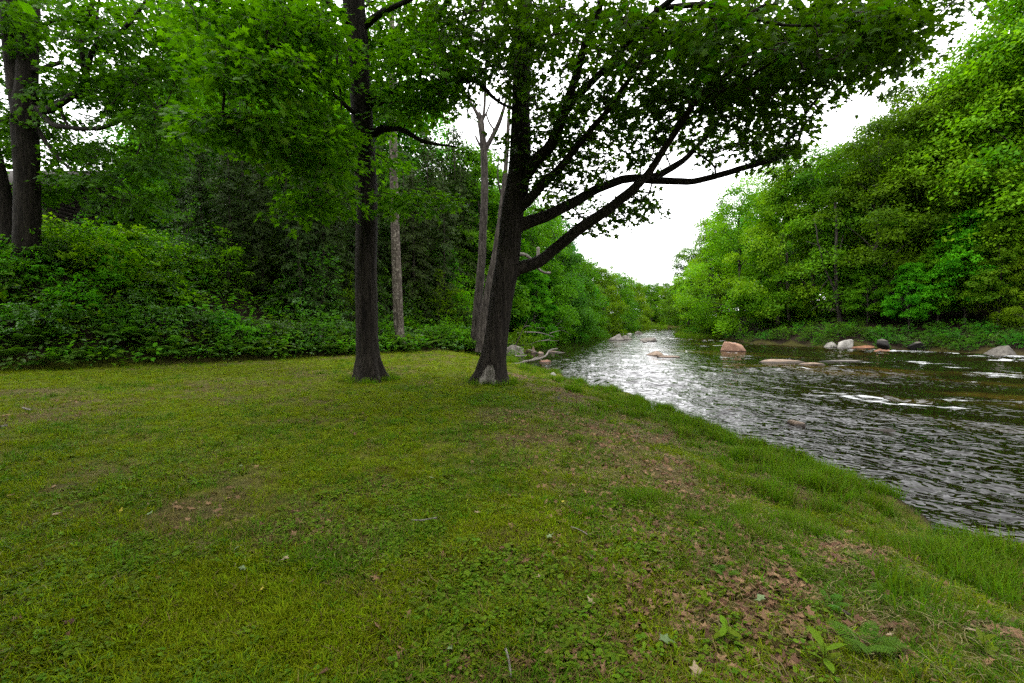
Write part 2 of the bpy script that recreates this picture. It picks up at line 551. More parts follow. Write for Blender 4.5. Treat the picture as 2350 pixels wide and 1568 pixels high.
def height(x, y, full=False):
    x = np.asarray(x, float)
    y = np.asarray(y, float)
    inw, dl, dr, rt, hl, de = fields(x, y)
    nl = n2(x, y, 0.35, 3)
    lawn = -0.5 + 0.5 * sstep(0.0, 3.3, dl) + 0.05 * n2(x, y, 0.8, 5) + 0.16 * n2(x, y, 0.11, 9) * sstep(1, 6, dl) + 0.022 * n2(x, y, 2.6, 21) * (np.hypot(x, y) < 18) * (1 + 1.6 * np.exp(-(dl / 3) ** 2))
    top = 6.2 - 4.0 * sstep(-17, -7, x)
    hill = top * (1 - np.exp(-de / (5.2 + 2 * sstep(-7, 3, x)))) + 0.25 * nl * sstep(0, 3, de)
    rag = 0.17 * n2(x, y, 0.9, 123) + 0.06 * n2(x, y, 3.0, 124)
    lawn = lawn + rag * np.exp(-(dl / 1.3) ** 2) * (y < 30)
    z = lawn + np.where(hl, hill, 0)
    zr = -0.64 + 0.85 * (1 - np.exp(-dr / 1.2)) + 8 * (1 - np.exp(-np.maximum(dr - 1, 0) / 26)) + 0.2 * nl * sstep(0, 2, dr)
    z = np.where(rt, zr, z)
    dw = np.minimum(dl, dr)
    z = np.where(inw, -0.52 - 0.75 * (1 - np.exp(-dw / 1.1)) + 0.08 * nl + rag * np.exp(-(dl / 0.5) ** 2) * (y < 30), z)
    if full:
        return z, inw, dl, dr, rt, hl, de
    return z


def H(x, y):
    return float(height(np.array([x]), np.array([y]))[0])


def litter_mask(x, y, dl_):
    """where dead leaves have gathered: a broken drift along the top of the slope"""
    return np.exp(-(np.abs(dl_ - 2.2) / 1.5) ** 3) * (y < 15) * sstep(-0.22, 0.16, n2(x, y, 0.75, 41) + 0.6 * n2(x, y, 2.6, 42))


def graded(lo, hi, c0, c1, fine, grow):
    a = list(np.arange(c0, c1, fine))
    s = fine
    while a[-1] < hi:
        s *= grow
        a.append(a[-1] + s)
    s = fine
    b = [c0]
    while b[-1] > lo:
        s *= grow
        b.append(b[-1] - s)
    return np.array(b[::-1][:-1] + a)


gx = graded(-2500, 2500, -5, 8, 0.12, 1.05)
gy = graded(-400, 3000, 1, 13, 0.12, 1.05)
Xg, Yg = np.meshgrid(gx, gy)
Zg, inw, dl, dr, rt, hl, de = height(Xg, Yg, True)
near = (np.hypot(Xg, Yg) < 16) & ~inw
nxg, nyg = len(gx), len(gy)
ii = (np.arange(nyg - 1)[:, None] * nxg + np.arange(nxg - 1)[None, :])
quads = np.stack([ii, ii + 1, ii + nxg + 1, ii + nxg], -1).reshape(-1, 4)
bare = np.clip(sstep(-0.1, 0.45, n2(Xg, Yg, 0.55, 31) * 0.8 + n2(Xg, Yg, 1.9, 33) * 0.5) , 0, 1)
slope_l = litter_mask(Xg, Yg, dl) * (~rt)
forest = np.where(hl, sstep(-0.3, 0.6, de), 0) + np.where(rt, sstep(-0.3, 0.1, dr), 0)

m, t, out = new_mat("ground")
aF = nd(t, "ShaderNodeAttribute", attribute_name="forest").outputs["Fac"]
aB = nd(t, "ShaderNodeAttribute", attribute_name="bare").outputs["Fac"]
aL = nd(t, "ShaderNodeAttribute", attribute_name="litter").outputs["Fac"]
aW = nd(t, "ShaderNodeAttribute", attribute_name="bed").outputs["Fac"]
nA = tex(t, 1.3, 5, 0.6)
nB = tex(t, 9.0, 6, 0.65)
nC = tex(t, 55.0, 4, 0.6)
moss = ramp(t, nB, [(0.3, (0.020, 0.032, 0.001)), (0.5, (0.068, 0.088, 0.002)), (0.72, (0.125, 0.140, 0.003))])
soil = ramp(t, nC, [(0.3, (0.030, 0.020, 0.011)), (0.55, (0.075, 0.046, 0.026)), (0.75, (0.15, 0.10, 0.06))])
c = mixc(t, mth(t, 'MULTIPLY', aB, 0.62), moss, soil)
c = mixc(t, mth(t, 'MULTIPLY', aL, 0.7), c, ramp(t, nC, [(0.3, (0.04, 0.024, 0.015)), (0.55, (0.10, 0.06, 0.036)), (0.75, (0.21, 0.14, 0.09))]))
c = mixc(t, aF, c, ramp(t, nB, [(0.3, (0.007, 0.005, 0.003)), (0.6, (0.018, 0.012, 0.007)), (0.8, (0.013, 0.018, 0.005))]))  # woodland floor, the shade under the trees also put into its colour
c = mixc(t, aW, c, ramp(t, nB, [(0.3, (0.010, 0.007, 0.003)), (0.7, (0.030, 0.019, 0.009))]))
p = nd(t, "ShaderNodeBsdfPrincipled")
t.links.new(c, p.inputs["Base Color"])
p.inputs["Roughness"].default_value = 0.95
p.inputs["Specular IOR Level"].default_value = 0.1
b = nd(t, "ShaderNodeBump")
b.inputs["Strength"].default_value = 0.8
b.inputs["Distance"].default_value = 0.03
t.links.new(mth(t, 'ADD', nC, nB), b.inputs["Height"])
t.links.new(b.outputs[0], p.inputs["Normal"])
t.links.new(p.outputs[0], out.inputs[0])
M['ground'] = m
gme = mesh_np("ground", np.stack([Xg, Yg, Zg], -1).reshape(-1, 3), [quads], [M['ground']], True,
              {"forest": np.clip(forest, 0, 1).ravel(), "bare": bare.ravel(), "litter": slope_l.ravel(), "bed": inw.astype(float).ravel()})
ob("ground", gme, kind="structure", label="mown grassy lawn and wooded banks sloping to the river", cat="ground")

# ------------------------------------------------------------------ river
na, nr_ = 620, 460
aa = np.linspace(math.radians(-8), math.radians(80), na)
rr = 3.2 * (300 / 3.2) ** (np.arange(nr_) / (nr_ - 1))
A2, R2 = np.meshgrid(aa, rr)
wx, wy = np.sin(A2) * R2, np.cos(A2) * R2
inww = inside(wx, wy, RIVER)
dlw, drw = pl_dist(wx, wy, LB), pl_dist(wx, wy, RB)
keep = inww | (np.minimum(dlw, drw) < 0.45)
# flow runs towards the camera and to the right; s along, q across
fd = nrm(np.array([0.80, -0.60]))
s_ = wx * fd[0] + wy * fd[1]
q_ = wx * -fd[1] + wy * fd[0]
wp = 0.8 * n2(wx, wy, 0.23, 51)
edge = sstep(0, 1.2, np.minimum(dlw, drw))
rapid = np.exp(-((drw - 4.6) / 2.6) ** 2) * sstep(14, 26, wx) * (1 - sstep(60, 80, wy))
rapid2 = np.exp(-(((wy - 11.5) + 0.10 * (wx - 13)) / 1.1) ** 2) * sstep(8, 12, wx) + 0.8 * np.exp(-(((wy - 19) + 0.12 * (wx - 13)) / 1.6) ** 2) * sstep(8, 14, wx)
chop = 0.55 + 0.45 * sstep(-0.2, 0.3, n2(wx, wy, 0.16, 57))
chop2 = sstep(1.8, 4.5, wx + 0.12 * wy) * (1 - 0.75 * sstep(17, 30, wy))
slick = sstep(-0.10, 0.22, fbm(np.stack([s_ * 0.13 + 0.3 * wp, q_ * 0.42, 0 * s_ + 77], -1), 3, 141))
chop2 = chop2 * (1 - 0.72 * sstep(5, 9, wx) * (1 - slick))
big = fbm(np.stack([s_ * 0.42 + wp, q_ * 0.95, 0 * s_], -1), 3, 61)
med = fbm(np.stack([s_ * 2.0 + wp, q_ * 3.4, 0 * s_ + 4], -1), 3, 67)
rdg = 1 - 2 * np.abs(fbm(np.stack([s_ * 0.75 + wp, q_ * 1.5, 0 * s_ + 9], -1), 3, 71))
fin = fbm(np.stack([s_ * 5.0, q_ * 8.0, 0 * s_ + 2], -1), 2, 77)
res = np.clip(R2 * 0.012, 0.02, 2)
wz = WZ + edge * (0.045 * big + 0.044 * (0.40 * chop + 1.0 * chop2) * med * (1 - sstep(0.3, 0.9, res)) + 0.040 * (0.40 * chop + 0.9 * chop2) * rdg + 0.016 * fin * (1 - sstep(0.08, 0.22, res)))
wz = wz + edge * (rapid + 0.45 * rapid2) * (0.16 * sstep(0.1, .75, rdg) + 0.08 * big)
strk = fbm(np.stack([s_ * 0.45 + wp, q_ * 1.9 + wp, 0 * s_ + 31], -1), 4, 91)
patch = sstep(-0.15, 0.4, n2(wx, wy, 0.30, 97) + 0.3 * n2(wx, wy, 1.1, 98))
foam = np.clip(rapid * 1.5 * sstep(0.0, 0.45, strk + 0.35 * rdg - 0.05) * (0.35 + 0.65 * patch) + rapid2 * 1.1 * sstep(0.1, 0.5, strk + 0.2 * rdg) * patch
               + 0.9 * sstep(0.30, 0.55, strk) * patch * sstep(4, 8, wx), 0, 1) * edge
shal = sstep(0.05, 0.5, fbm(np.stack([s_ * 0.16, q_ * 0.55, 0 * s_ + 15], -1), 3, 95)) * sstep(7, 13, wx) * (1 - rapid)
idx = np.arange(na * nr_).reshape(nr_, na)
qd = np.stack([idx[:-1, :-1], idx[1:, :-1], idx[1:, 1:], idx[:-1, 1:]], -1)
kq = keep[:-1, :-1] & keep[1:, :-1] & keep[1:, 1:] & keep[:-1, 1:]
qd = qd[kq][:, ::-1]
uq, inv = np.unique(qd, return_inverse=True)
m, t, out = new_mat("river_water")
aFo = nd(t, "ShaderNodeAttribute", attribute_name="foam").outputs["Fac"]
aSh = nd(t, "ShaderNodeAttribute", attribute_name="shallow").outputs["Fac"]
tc = nd(t, "ShaderNodeTexCoord").outputs["Object"]
mp = nd(t, "ShaderNodeMapping")
mp.inputs["Rotation"].default_value = (0, 0, math.atan2(0.6, 0.8))
t.links.new(tc, mp.inputs[0])
fl = mp.outputs[0]
r1 = tex(t, 1.0, 2, 0.55, fl, (2.5, 4.4, 1))
r2 = tex(t, 1.0, 1, 0.5, fl, (7.0, 11.0, 1))
fb = tex(t, 1.0, 6, 0.78, fl, (2.4, 9.0, 1))
fmask = ramp(t, mth(t, 'ADD', mth(t, 'MULTIPLY', aFo, 0.36), mth(t, 'MULTIPLY', fb, 1.1)), [(0.76, (0, 0, 0)), (0.95, (1, 1, 1))])
c = mixc(t, aSh, (0.0065, 0.0050, 0.0018), (0.028, 0.0175, 0.0035))
c = mixc(t, mth(t, 'MULTIPLY', fmask, 0.85), c, (0.62, 0.63, 0.64))
p = nd(t, "ShaderNodeBsdfPrincipled")
t.links.new(c, p.inputs["Base Color"])
t.links.new(mth(t, 'MULTIPLY_ADD', fmask, 0.7, 0.02), p.inputs["Roughness"])
p.inputs["IOR"].default_value = 1.33
b = nd(t, "ShaderNodeBump")
t.links.new(mth(t, 'MULTIPLY_ADD', nd(t, "ShaderNodeAttribute", attribute_name="chop").outputs["Fac"], 0.75, 0.30), b.inputs["Strength"])
b.inputs["Distance"].default_value = 0.085
t.links.new(mth(t, 'ADD', r1, mth(t, 'MULTIPLY', r2, 0.30)), b.inputs["Height"])
t.links.new(b.outputs[0], p.inputs["Normal"])
t.links.new(p.outputs[0], out.inputs[0])
M['water'] = m
wv = np.stack([wx, wy, wz], -1).reshape(-1, 3)[uq]
wme = mesh_np("river", wv, [inv.reshape(-1, 4)], [M['water']], True, {"foam": foam.ravel()[uq], "shallow": shal.ravel()[uq], "chop": chop2.ravel()[uq]})
ob("river", wme, kind="structure", label="rippling dark brown river with patches of white water", cat="river")
#--SPLIT--
# ------------------------------------------------------------------ trees: tools
def spray_params(C, axis, up, R, K, size, rs, flat=0.16, droop=0.35, wide=1.0):
    S = len(C)
    ax = nrm(axis)
    up = nrm(up - ax * np.sum(up * ax, -1, keepdims=True))
    sd = np.cross(up, ax)
    R = np.broadcast_to(R, (S,))
    t_ = rs.uniform(-0.75, 0.85, (S, K))
    y = rs.uniform(-1, 1, (S, K)) * np.sqrt(np.clip(1 - t_ ** 2, 0.05, 1)) * 0.85 * wide
    z = rs.normal(0, flat, (S, K)) - 0.18 * (t_ ** 2 + y ** 2)
    pos = C[:, None] + R[:, None, None] * (t_[..., None] * ax[:, None] + y[..., None] * sd[:, None] + z[..., None] * up[:, None])
    d = ax[:, None] * (0.55 + 0.5 * rs.uniform(-1, 1, (S, K)))[..., None] + sd[:, None] * (np.sign(y) * 0.5 + rs.normal(0, .6, (S, K)))[..., None] \
        - np.array([0, 0, 1.0]) * (droop * rs.uniform(0.2, 1.6, (S, K)))[..., None]
    nr = up[:, None] + rs.normal(0, 0.33, (S, K, 3))
    sz = size * rs.uniform(0.6, 1.2, (S, K))
    tint = np.clip(rs.normal(0.5, 0.13, (S, 1)) + rs.normal(0, 0.16, (S, K)), 0, 1)
    return pos.reshape(-1, 3), d.reshape(-1, 3), nr.reshape(-1, 3), sz.ravel(), tint.ravel()


def empty(name, loc, label=None, cat=None, group=None, rz=0, sc=None):
    o = ob(name, None, loc=loc, label=label, cat=cat, group=group, rz=rz, sc=sc)
    o.empty_display_size = 0.2
    return o


def sub(me, parent, name, kind=None):
    return ob(name, me, parent=parent, kind=kind)


def pxline(pts):
    """(u, v, width px, Y) -> points, radii"""
    P = np.array([X(u, v, Y) for u, v, w_, Y in pts])
    R = np.array([w_ / F * Y / 2 for u, v, w_, Y in pts])
    return P, R


_lm = {}
TRUNK_V = {}
TRUNK_O = {}


def leaf_objects(root, base, prm, n, mat, name="leaf"):
    """the leaves that show largest, each its own part"""
    pos, d, nr, sz, tint = prm
    d = nrm(d)
    nr = nrm(nr - d * np.sum(nr * d, -1, keepdims=True))
    sd = np.cross(nr, d)
    if mat.name not in _lm:
        _lm[mat.name] = mesh_np("leaf", MAPLE[0], MAPLE[1], [mat], False, {"tint": np.full(len(MAPLE[0]), 0.5)})
    from mathutils import Matrix
    for k in range(n):
        o = bpy.data.objects.new(name, _lm[mat.name])
        COL.objects.link(o)
        o.parent = root
        s = sz[k]
        q = pos[k] - base
        o.matrix_basis = Matrix(((d[k][0] * s, sd[k][0] * s, nr[k][0] * s, q[0]), (d[k][1] * s, sd[k][1] * s, nr[k][1] * s, q[1]), (d[k][2] * s, sd[k][2] * s, nr[k][2] * s, q[2]), (0, 0, 0, 1)))


def hero(name, label, base, trunks, limbs, blobs, mat, bark, seed, leaf=0.125, K=24, SR=0.42, n_leaf=300, flare=None, step=0.16, seg=40, cat="tree", free=(), upblobs=()):
    rs = np.random.default_rng(seed)
    base = np.asarray(base, float)
    root = empty(name, base, label, cat)
    nodes, rad, par = [], [], []

    def add_chain(P, R, p0=-1):
        last = p0
        for q, r in zip(P, R):
            nodes.append(q)
            rad.append(r)
            par.append(last)
            last = len(nodes) - 1

    for k, tp in enumerate(trunks):
        P, R = resample(*pxline(tp), step)
        V, fs = tube(P, R, seg, True, 0.05, 0.016, seed + k, flare if k == 0 or flare is not None else None)
        mb = MB()
        mb.add(V - base, fs)
        to = ob("trunk", mb.mesh("trunk", [bark], True), parent=root)
        TRUNK_O[name + str(seed)] = to
        TRUNK_V[name + str(seed)] = V
        add_chain(P, R)
    for k, lp in enumerate(limbs):
        P, R = resample(*pxline(lp), 0.14)
        P = P + 0.018 * np.stack([fbm(P * 2.5, 2, seed + 40 + a) for a in range(3)], -1) * np.clip(R / 0.05, 0.4, 2)[:, None]
        V, fs = tube(P, R, 14, True, 0.10, 0.006, seed + 9 + k)
        mb = MB()
        mb.add(V - base, fs)
        ob("limb", mb.mesh("limb", [bark], True), parent=root)
        if k not in free:
            add_chain(P, R)
    nstem = len(nodes)
    T = []
    for (u, v, ru, rv, y0, y1, n) in blobs:
        a, r = rs.uniform(0, 2 * np.pi, n), np.sqrt(rs.uniform(0, 1, n))
        yy = rs.uniform(y0, y1, n)
        for k in range(n):
            T.append(X(u + ru * r[k] * math.cos(a[k]), v + rv * r[k] * math.sin(a[k]), yy[k]))
    T = np.array(T)
    Nn = np.array(nodes)
    dmin = np.array([np.min(np.linalg.norm(Nn - q, axis=1)) for q in T])
    T = T[np.argsort(dmin)]
    cap = len(nodes) + 6 * len(T)
    buf = np.full((cap, 3), 1e6)
    buf[:nstem] = Nn
    cnt = nstem
    chains, axes = [], []
    for q in T:
        d = np.linalg.norm(buf[:cnt] - q, axis=1)
        # branches leave upwards or level more readily than downwards
        d = d + 0.35 * np.maximum(buf[:cnt, 2] - q[2], 0)
        j = int(np.argmin(d))
        a = buf[j]
        ln = np.linalg.norm(q - a)
        k = 6 if ln > 0.5 else 3
        tt = np.arange(1, k) / (k - 1)
        side = rs.normal(0, 1, 3) * np.array([1, 1, 0.4])
        path = a + (q - a) * tt[:, None] + np.sin(np.pi * tt)[:, None] * (np.array([0, 0, 0.10 * ln]) + side * 0.06 * ln)
        ids = []
        pj = j
        for pt in path:
            buf[cnt] = pt
            par.append(pj)
            pj = cnt
            ids.append(cnt)
            cnt += 1
        chains.append([j] + ids)
        axes.append(path[-1] - path[-2])
    count = np.zeros(cnt)
    for ch in chains:
        count[ch[-1]] += 1
    for i in range(cnt - 1, nstem - 1, -1):
        count[par[i]] += count[i]
    mb = MB()
    for ch in chains:
        P = buf[ch]
        r = 0.0042 * np.maximum(count[ch], 1) ** 0.47 + 0.0012
        r[0] = min(r[1] * 1.1, rad[ch[0]] if ch[0] < nstem else 1)
        V, fs = tube(P, r, 5 if r[1] < 0.02 else 8, False)
        mb.add(V - base, fs)
    ob("branches", mb.mesh("branches", [M['twig']], True), parent=root, kind="stuff")
    C, ax = np.array([c_ for c_ in T]), np.array(axes)
    ax[:, 2] *= 0.5
    up = np.array([0, 0, 1.0]) + rs.normal(0, 0.16, C.shape)
    prm = list(spray_params(C, ax, up, rs.uniform(0.75, 1.25, len(C)) * SR, K, leaf, rs, flat=0.10, droop=0.3))
    pos = prm[0]
    # which leaves show largest: in the frame and near
    rel = pos - np.array([0, 0, CAMZ])
    uu = 1175 + F * rel[:, 0] / rel[:, 1]
    vv = 733 - F * rel[:, 2] / rel[:, 1]
    vis = (uu > 0) & (uu < 2350) & (vv > 0) & (vv < 1568)
    score = np.where(vis, prm[3] / np.linalg.norm(rel, axis=1), 0)
    order = np.argsort(-score)
    own, rest = order[:n_leaf], order[n_leaf:]
    V, fs, tn = leaves(pos[rest], prm[1][rest], prm[2][rest], prm[3][rest], MAPLE, prm[4][rest])
    ob("crown", mesh_np("crown", V - base, fs, [mat], False, {"tint": tn}), parent=root, kind="stuff")
    if n_leaf:
        leaf_objects(root, base, [q[own] for q in prm], n_leaf, mat)
    for k, (c0, rad3, n) in enumerate(upblobs):        # the crown goes on above the frame, unseen, put there to cast shade
        pt = np.asarray(c0) + rs.normal(0, 1, (n, 3)) * np.asarray(rad3) * 0.5
        pr = spray_params(pt, rs.normal(0, 1, (n, 3)), np.array([0, 0, 1.0]) + rs.normal(0, .25, (n, 3)), 0.7, 22, 0.26, rs)
        V, fs, tn = leaves(*pr[:4], LEAF4, pr[4])
        ob("upper_crown", mesh_np("upper_crown", V - base, fs, [mat], False, {"tint": tn}), parent=root, kind="stuff")
    return root


def flare_fn(amount, power, lobes, seed):
    r = np.random.default_rng(seed)
    ph = r.uniform(0, 6.28, 3)

    def f(s, th):
        k = np.exp(-s * power)
        return 1 + amount * k * (1 + 0.45 * np.sin(lobes * th + ph[0]) + 0.25 * np.sin((lobes + 2) * th + ph[1])) + 0.03 * np.sin(2 * th + ph[2])
    return f


# ------------------------------------------------------------------ the three near maples
YA = 11.4
bA = X(850, 878, YA)
bA[2] = H(bA[0], bA[1]) - 0.05
zA = lambda v: v
trunkA = [(850, 892, 50, YA), (849, 870, 50, YA), (846, 835, 49, YA), (843, 770, 47, YA), (840, 612, 47, YA), (842, 470, 46, YA), (833, 300, 45, YA), (822, 120, 46, YA), (812, 0, 45, YA), (806, -140, 40, YA), (800, -320, 34, YA), (800, -560, 22, YA)]
limbA = [
    [(851, 240, 22, YA), (890, 219, 20, YA), (923, 200, 18, YA), (977, 192, 16, YA - .2), (1058, 186, 14, YA - .5), (1094, 186, 11, YA - .7), (1136, 228, 6, YA - .9), (1175, 249, 4, YA - 1)],
    [(857, 306, 20, YA), (878, 297, 15, YA), (902, 295, 12, YA - .1), (926, 300, 11, YA - .2), (968, 324, 9, YA - .3), (998, 331, 7, YA - .3), (1046, 337, 3, YA - .3)],
    [(926, 298, 4, YA - .2), (932, 280, 3, YA - .25), (940, 268, 2.5, YA - .3), (968, 248, 1.5, YA - .4)],
    [(835, 262, 14, YA), (812, 258, 10, YA - .4), (780, 230, 8, YA - 1), (735, 190, 6, YA - 1.8), (690, 150, 4, YA - 2.5), (640, 80, 3, YA - 3)],
    [(838, 405, 10, YA), (812, 390, 7, YA - .5), (760, 350, 6, YA - 1.2), (690, 330, 4.5, YA - 2), (600, 300, 3, YA - 2.8), (510, 260, 2, YA - 3.4)],
    [(812, 60, 20, YA), (770, 20, 15, YA - .6), (700, -20, 12, YA - 1.4), (600, -50, 9, YA - 2.4), (520, -60, 5, YA - 3)],
    [(770, 100, 4, YA - 1.5), (782, 222, 3.5, YA - 1.7), (788, 300, 3, YA - 1.8), (797, 354, 2.5, YA - 1.9), (823, 412, 2, YA - 2)],
    [(838, 60, 16, YA), (880, 30, 12, YA - .3), (940, 0, 9, YA - .8), (1000, -30, 6, YA - 1.2)],
    [(840, 470, 9, YA), (860, 452, 7, YA - .3), (920, 450, 5, YA - .7), (1000, 458, 3, YA - 1.1), (1060, 462, 1.5, YA - 1.3)],
]
blobA = [(555, 60, 110, 70, 7.6, 10.5, 70), (670, 40, 100, 70, 7.5, 11, 80), (620, 160, 140, 50, 7.0, 10, 84), (510, 150, 80, 55, 7.4, 9.5, 34),
         (530, 275, 120, 26, 7.2, 9, 50), (640, 318, 140, 32, 7.4, 9.6, 60), (715, 385, 100, 34, 7.8, 10.2, 44), (740, 455, 90, 26, 8.4, 10.8, 32), (690, 480, 50, 12, 8.4, 9.6, 10),
         (950, 455, 100, 22, 9.4, 11, 36), (860, 180, 110, 100, 11.6, 14.0, 80), (900, 60, 110, 90, 11.6, 14, 90), (985, 120, 90, 70, 9, 12, 70), (940, 240, 80, 40, 9.5, 12, 40),
         (880, 350, 50, 50, 11.8, 13.4, 16), (1000, 225, 60, 34, 9.5, 11.5, 24), (440, 40, 70, 50, 8, 11, 24), (740, 270, 60, 50, 8.4, 10.5, 28), (745, 120, 45, 90, 8.5, 10.8, 34), (900, 160, 40, 60, 9.6, 10.8, 10), (800, 330, 40, 60, 9.6, 10.8, 12)]
hero("maple_tree", "straight dark maple on the lawn with a dead branch reaching right", bA, [trunkA], limbA, blobA, M['maple_lit'], M['bark'], 11,
     leaf=0.152, K=19, SR=0.47, flare=flare_fn(0.9, 46, 6, 3), free=(1, 2, 6),
     upblobs=[((-3.6, 10.5, 12.5), (5, 4, 4), 200)])

YB = 11.1
bB = X(1126, 880, YB)
bB[2] = H(bB[0], bB[1]) - 0.06
trunkB = [(1122, 896, 58, YB), (1126, 872, 56, YB), (1130, 835, 53, YB), (1137, 790, 49, YB), (1149, 700, 50, YB), (1162, 620, 51, YB), (1170, 550, 49, YB), (1177, 480, 48, YB), (1187, 430, 49, YB), (1194, 360, 45, YB), (1195, 250, 38, YB), (1200, 100, 33, YB), (1204, 0, 31, YB), (1208, -150, 26, YB), (1212, -400, 18, YB)]
limbB = [
    [(1168, 632, 44, YB), (1192, 616, 38, YB), (1238, 600, 34, YB - .1), (1277, 569, 32, YB - .3), (1318, 536, 31, YB - .6), (1366, 500, 30, YB - .9), (1410, 470, 29, YB - 1.2), (1471, 417, 25, YB - 1.6), (1495, 386, 21, YB - 1.7), (1531, 330, 19, YB - 1.9), (1564, 282, 17, YB - 2.1), (1600, 231, 13, YB - 2.4), (1651, 180, 9, YB - 2.7), (1723, 144, 5, YB - 3)],
    [(1175, 530, 44, YB), (1200, 514, 38, YB), (1225, 506, 34, YB), (1264, 491, 31, YB), (1307, 469, 29, YB + .1), (1351, 443, 27, YB + .1), (1397, 425, 24, YB + .1), (1441, 410, 22, YB + .1), (1484, 413, 20, YB + .1), (1546, 417, 19, YB), (1591, 416, 18, YB), (1651, 402, 17, YB - .1), (1723, 381, 16, YB - .2), (1784, 363, 13, YB - .3), (1822, 341, 9, YB - .3), (1837, 309, 5, YB - .4), (1850, 270, 3, YB - .4)],
    [(1445, 411, 18, YB + .1), (1500, 405, 20, YB + .2), (1525, 394, 19, YB + .3), (1553, 378, 17, YB + .4), (1579, 357, 15, YB + .5), (1620, 315, 12, YB + .6), (1656, 261, 10, YB + .8), (1690, 190, 7, YB + 1), (1740, 110, 4, YB + 1.2)],
    [(1192, 420, 34, YB), (1226, 375, 32, YB - .2), (1265, 330, 28, YB - .4), (1285, 290, 24, YB - .6), (1312, 204, 22, YB - 1), (1330, 144, 20, YB - 1.3), (1345, 102, 18, YB - 1.5), (1360, 60, 16, YB - 1.8), (1381, 0, 14, YB - 2.1), (1400, -90, 10, YB - 2.5)],
    [(1295, 262, 18, YB - .7), (1325, 222, 19, YB - 1), (1354, 192, 18, YB - 1.3), (1396, 150, 17, YB - 1.7), (1426, 114, 17, YB - 2), (1471, 60, 16, YB - 2.4), (1540, 0, 14, YB - 3), (1640, -60, 9, YB - 3.6)],
    [(1190, 480, 28, YB), (1217, 452, 26, YB - .3), (1253, 414, 23, YB - .6), (1289, 381, 19, YB - .9), (1345, 312, 16, YB - 1.3), (1390, 261, 14, YB - 1.7), (1426, 207, 11, YB - 2), (1447, 180, 9, YB - 2.2), (1480, 130, 7, YB - 2.5), (1540, 60, 4, YB - 3)],
    [(1426, 112, 8, YB - 2), (1480, 70, 8, YB - 2.2), (1530, 10, 7, YB - 2.6), (1570, -40, 5, YB - 3)],
    [(1500, 20, 13, YB - 2.7), (1600, 12, 13, YB - 3), (1680, 22, 12, YB - 3.3), (1730, 42, 10, YB - 3.5), (1800, 58, 6, YB - 3.8), (1880, 60, 4, YB - 4)],
    [(1600, 231, 8, YB - 2.4), (1680, 200, 6, YB - 2.8), (1760, 150, 5, YB - 3.2), (1860, 90, 4, YB - 3.6), (1960, 40, 3, YB - 4)],
    [(1784, 363, 7, YB - .3), (1850, 260, 7, YB - .8), (1900, 200, 5, YB - 1.2), (1960, 130, 4, YB - 1.6), (2060, 60, 3, YB - 2.2), (2140, 20, 2, YB - 2.6)],
    [(1200, 60, 14, YB), (1170, 20, 10, YB - .3), (1120, -30, 8, YB - .8)],
    [(1642, 400, 4, YB), (1640, 384, 5, YB), (1620, 366, 4, YB), (1590, 345, 3, YB)],
]
limbB = [[(u_, v_, w_ * (0.78 if k_ < 3 else 0.85), y_) for (u_, v_, w_, y_) in l_] for k_, l_ in enumerate(limbB)]
blobB = [(1105, 125, 85, 50, 8, 11, 52), (1020, 60, 60, 60, 8, 11, 30), (1090, 50, 90, 70, 8, 12, 60), (1070, 190, 60, 45, 8.5, 11.5, 36), (1200, 150, 60, 100, 7.5, 11, 66), (1250, 50, 100, 70, 7, 11, 80), (1290, 285, 90, 50, 8, 11, 55),
         (1215, 330, 60, 55, 9, 10.8, 34), (1300, 385, 90, 50, 8.5, 10.8, 56), (1345, 200, 60, 80, 7, 10, 44), (1420, 80, 110, 80, 6, 10, 95), (1455, 230, 80, 70, 7, 10.5, 66),
         (1420, 335, 110, 45, 8, 11, 56), (1560, 120, 120, 90, 6, 10, 110), (1545, 250, 80, 60, 7.5, 11, 56), (1620, 220, 100, 80, 7, 11.5, 85), (1700, 70, 150, 80, 5.8, 10, 130),
         (1700, 230, 100, 60, 7.5, 11.5, 66), (1770, 170, 120, 60, 7, 11, 85), (1790, 290, 80, 55, 8.5, 11.5, 56), (1860, 90, 120, 80, 6, 10.5, 105), (1960, 50, 110, 70, 6, 10, 90),
         (1960, 150, 80, 50, 7, 10, 46), (2060, 40, 100, 60, 6, 9.5, 70), (2085, 110, 55, 45, 7, 9.5, 26), (1640, 325, 90, 45, 9, 12, 46), (1760, 345, 80, 30, 9, 11.5, 34),
         (1480, 470, 75, 34, 9, 11, 32), (1385, 500, 55, 34, 9.4, 11, 22), (1300, 455, 60, 30, 9.5, 12, 20), (1190, 20, 60, 50, 9, 12, 30), (1880, 200, 70, 50, 8, 11, 34), (2200, 0, 50, 24, 7, 9, 10)]
blobB = [(u_, v_, a_, b2_, y0_ + (1.4 if u_ < 1650 else 0.5), y1_ + (1.5 if u_ < 1650 else 0.8), int(n_ * 0.86)) for (u_, v_, a_, b2_, y0_, y1_, n_) in blobB]
treeB = hero("maple_tree", "leaning riverside maple with long limbs over the water and bare wood at its foot", bB, [trunkB], limbB, blobB, M['maple'], M['bark'], 23,
             leaf=0.160, K=13, SR=0.47, flare=flare_fn(0.75, 42, 6, 8),
             upblobs=[((1.0, 9.5, 12.5), (4.5, 4, 4), 130), ((5.5, 8, 10.5), (4.5, 3, 2.2), 90)])
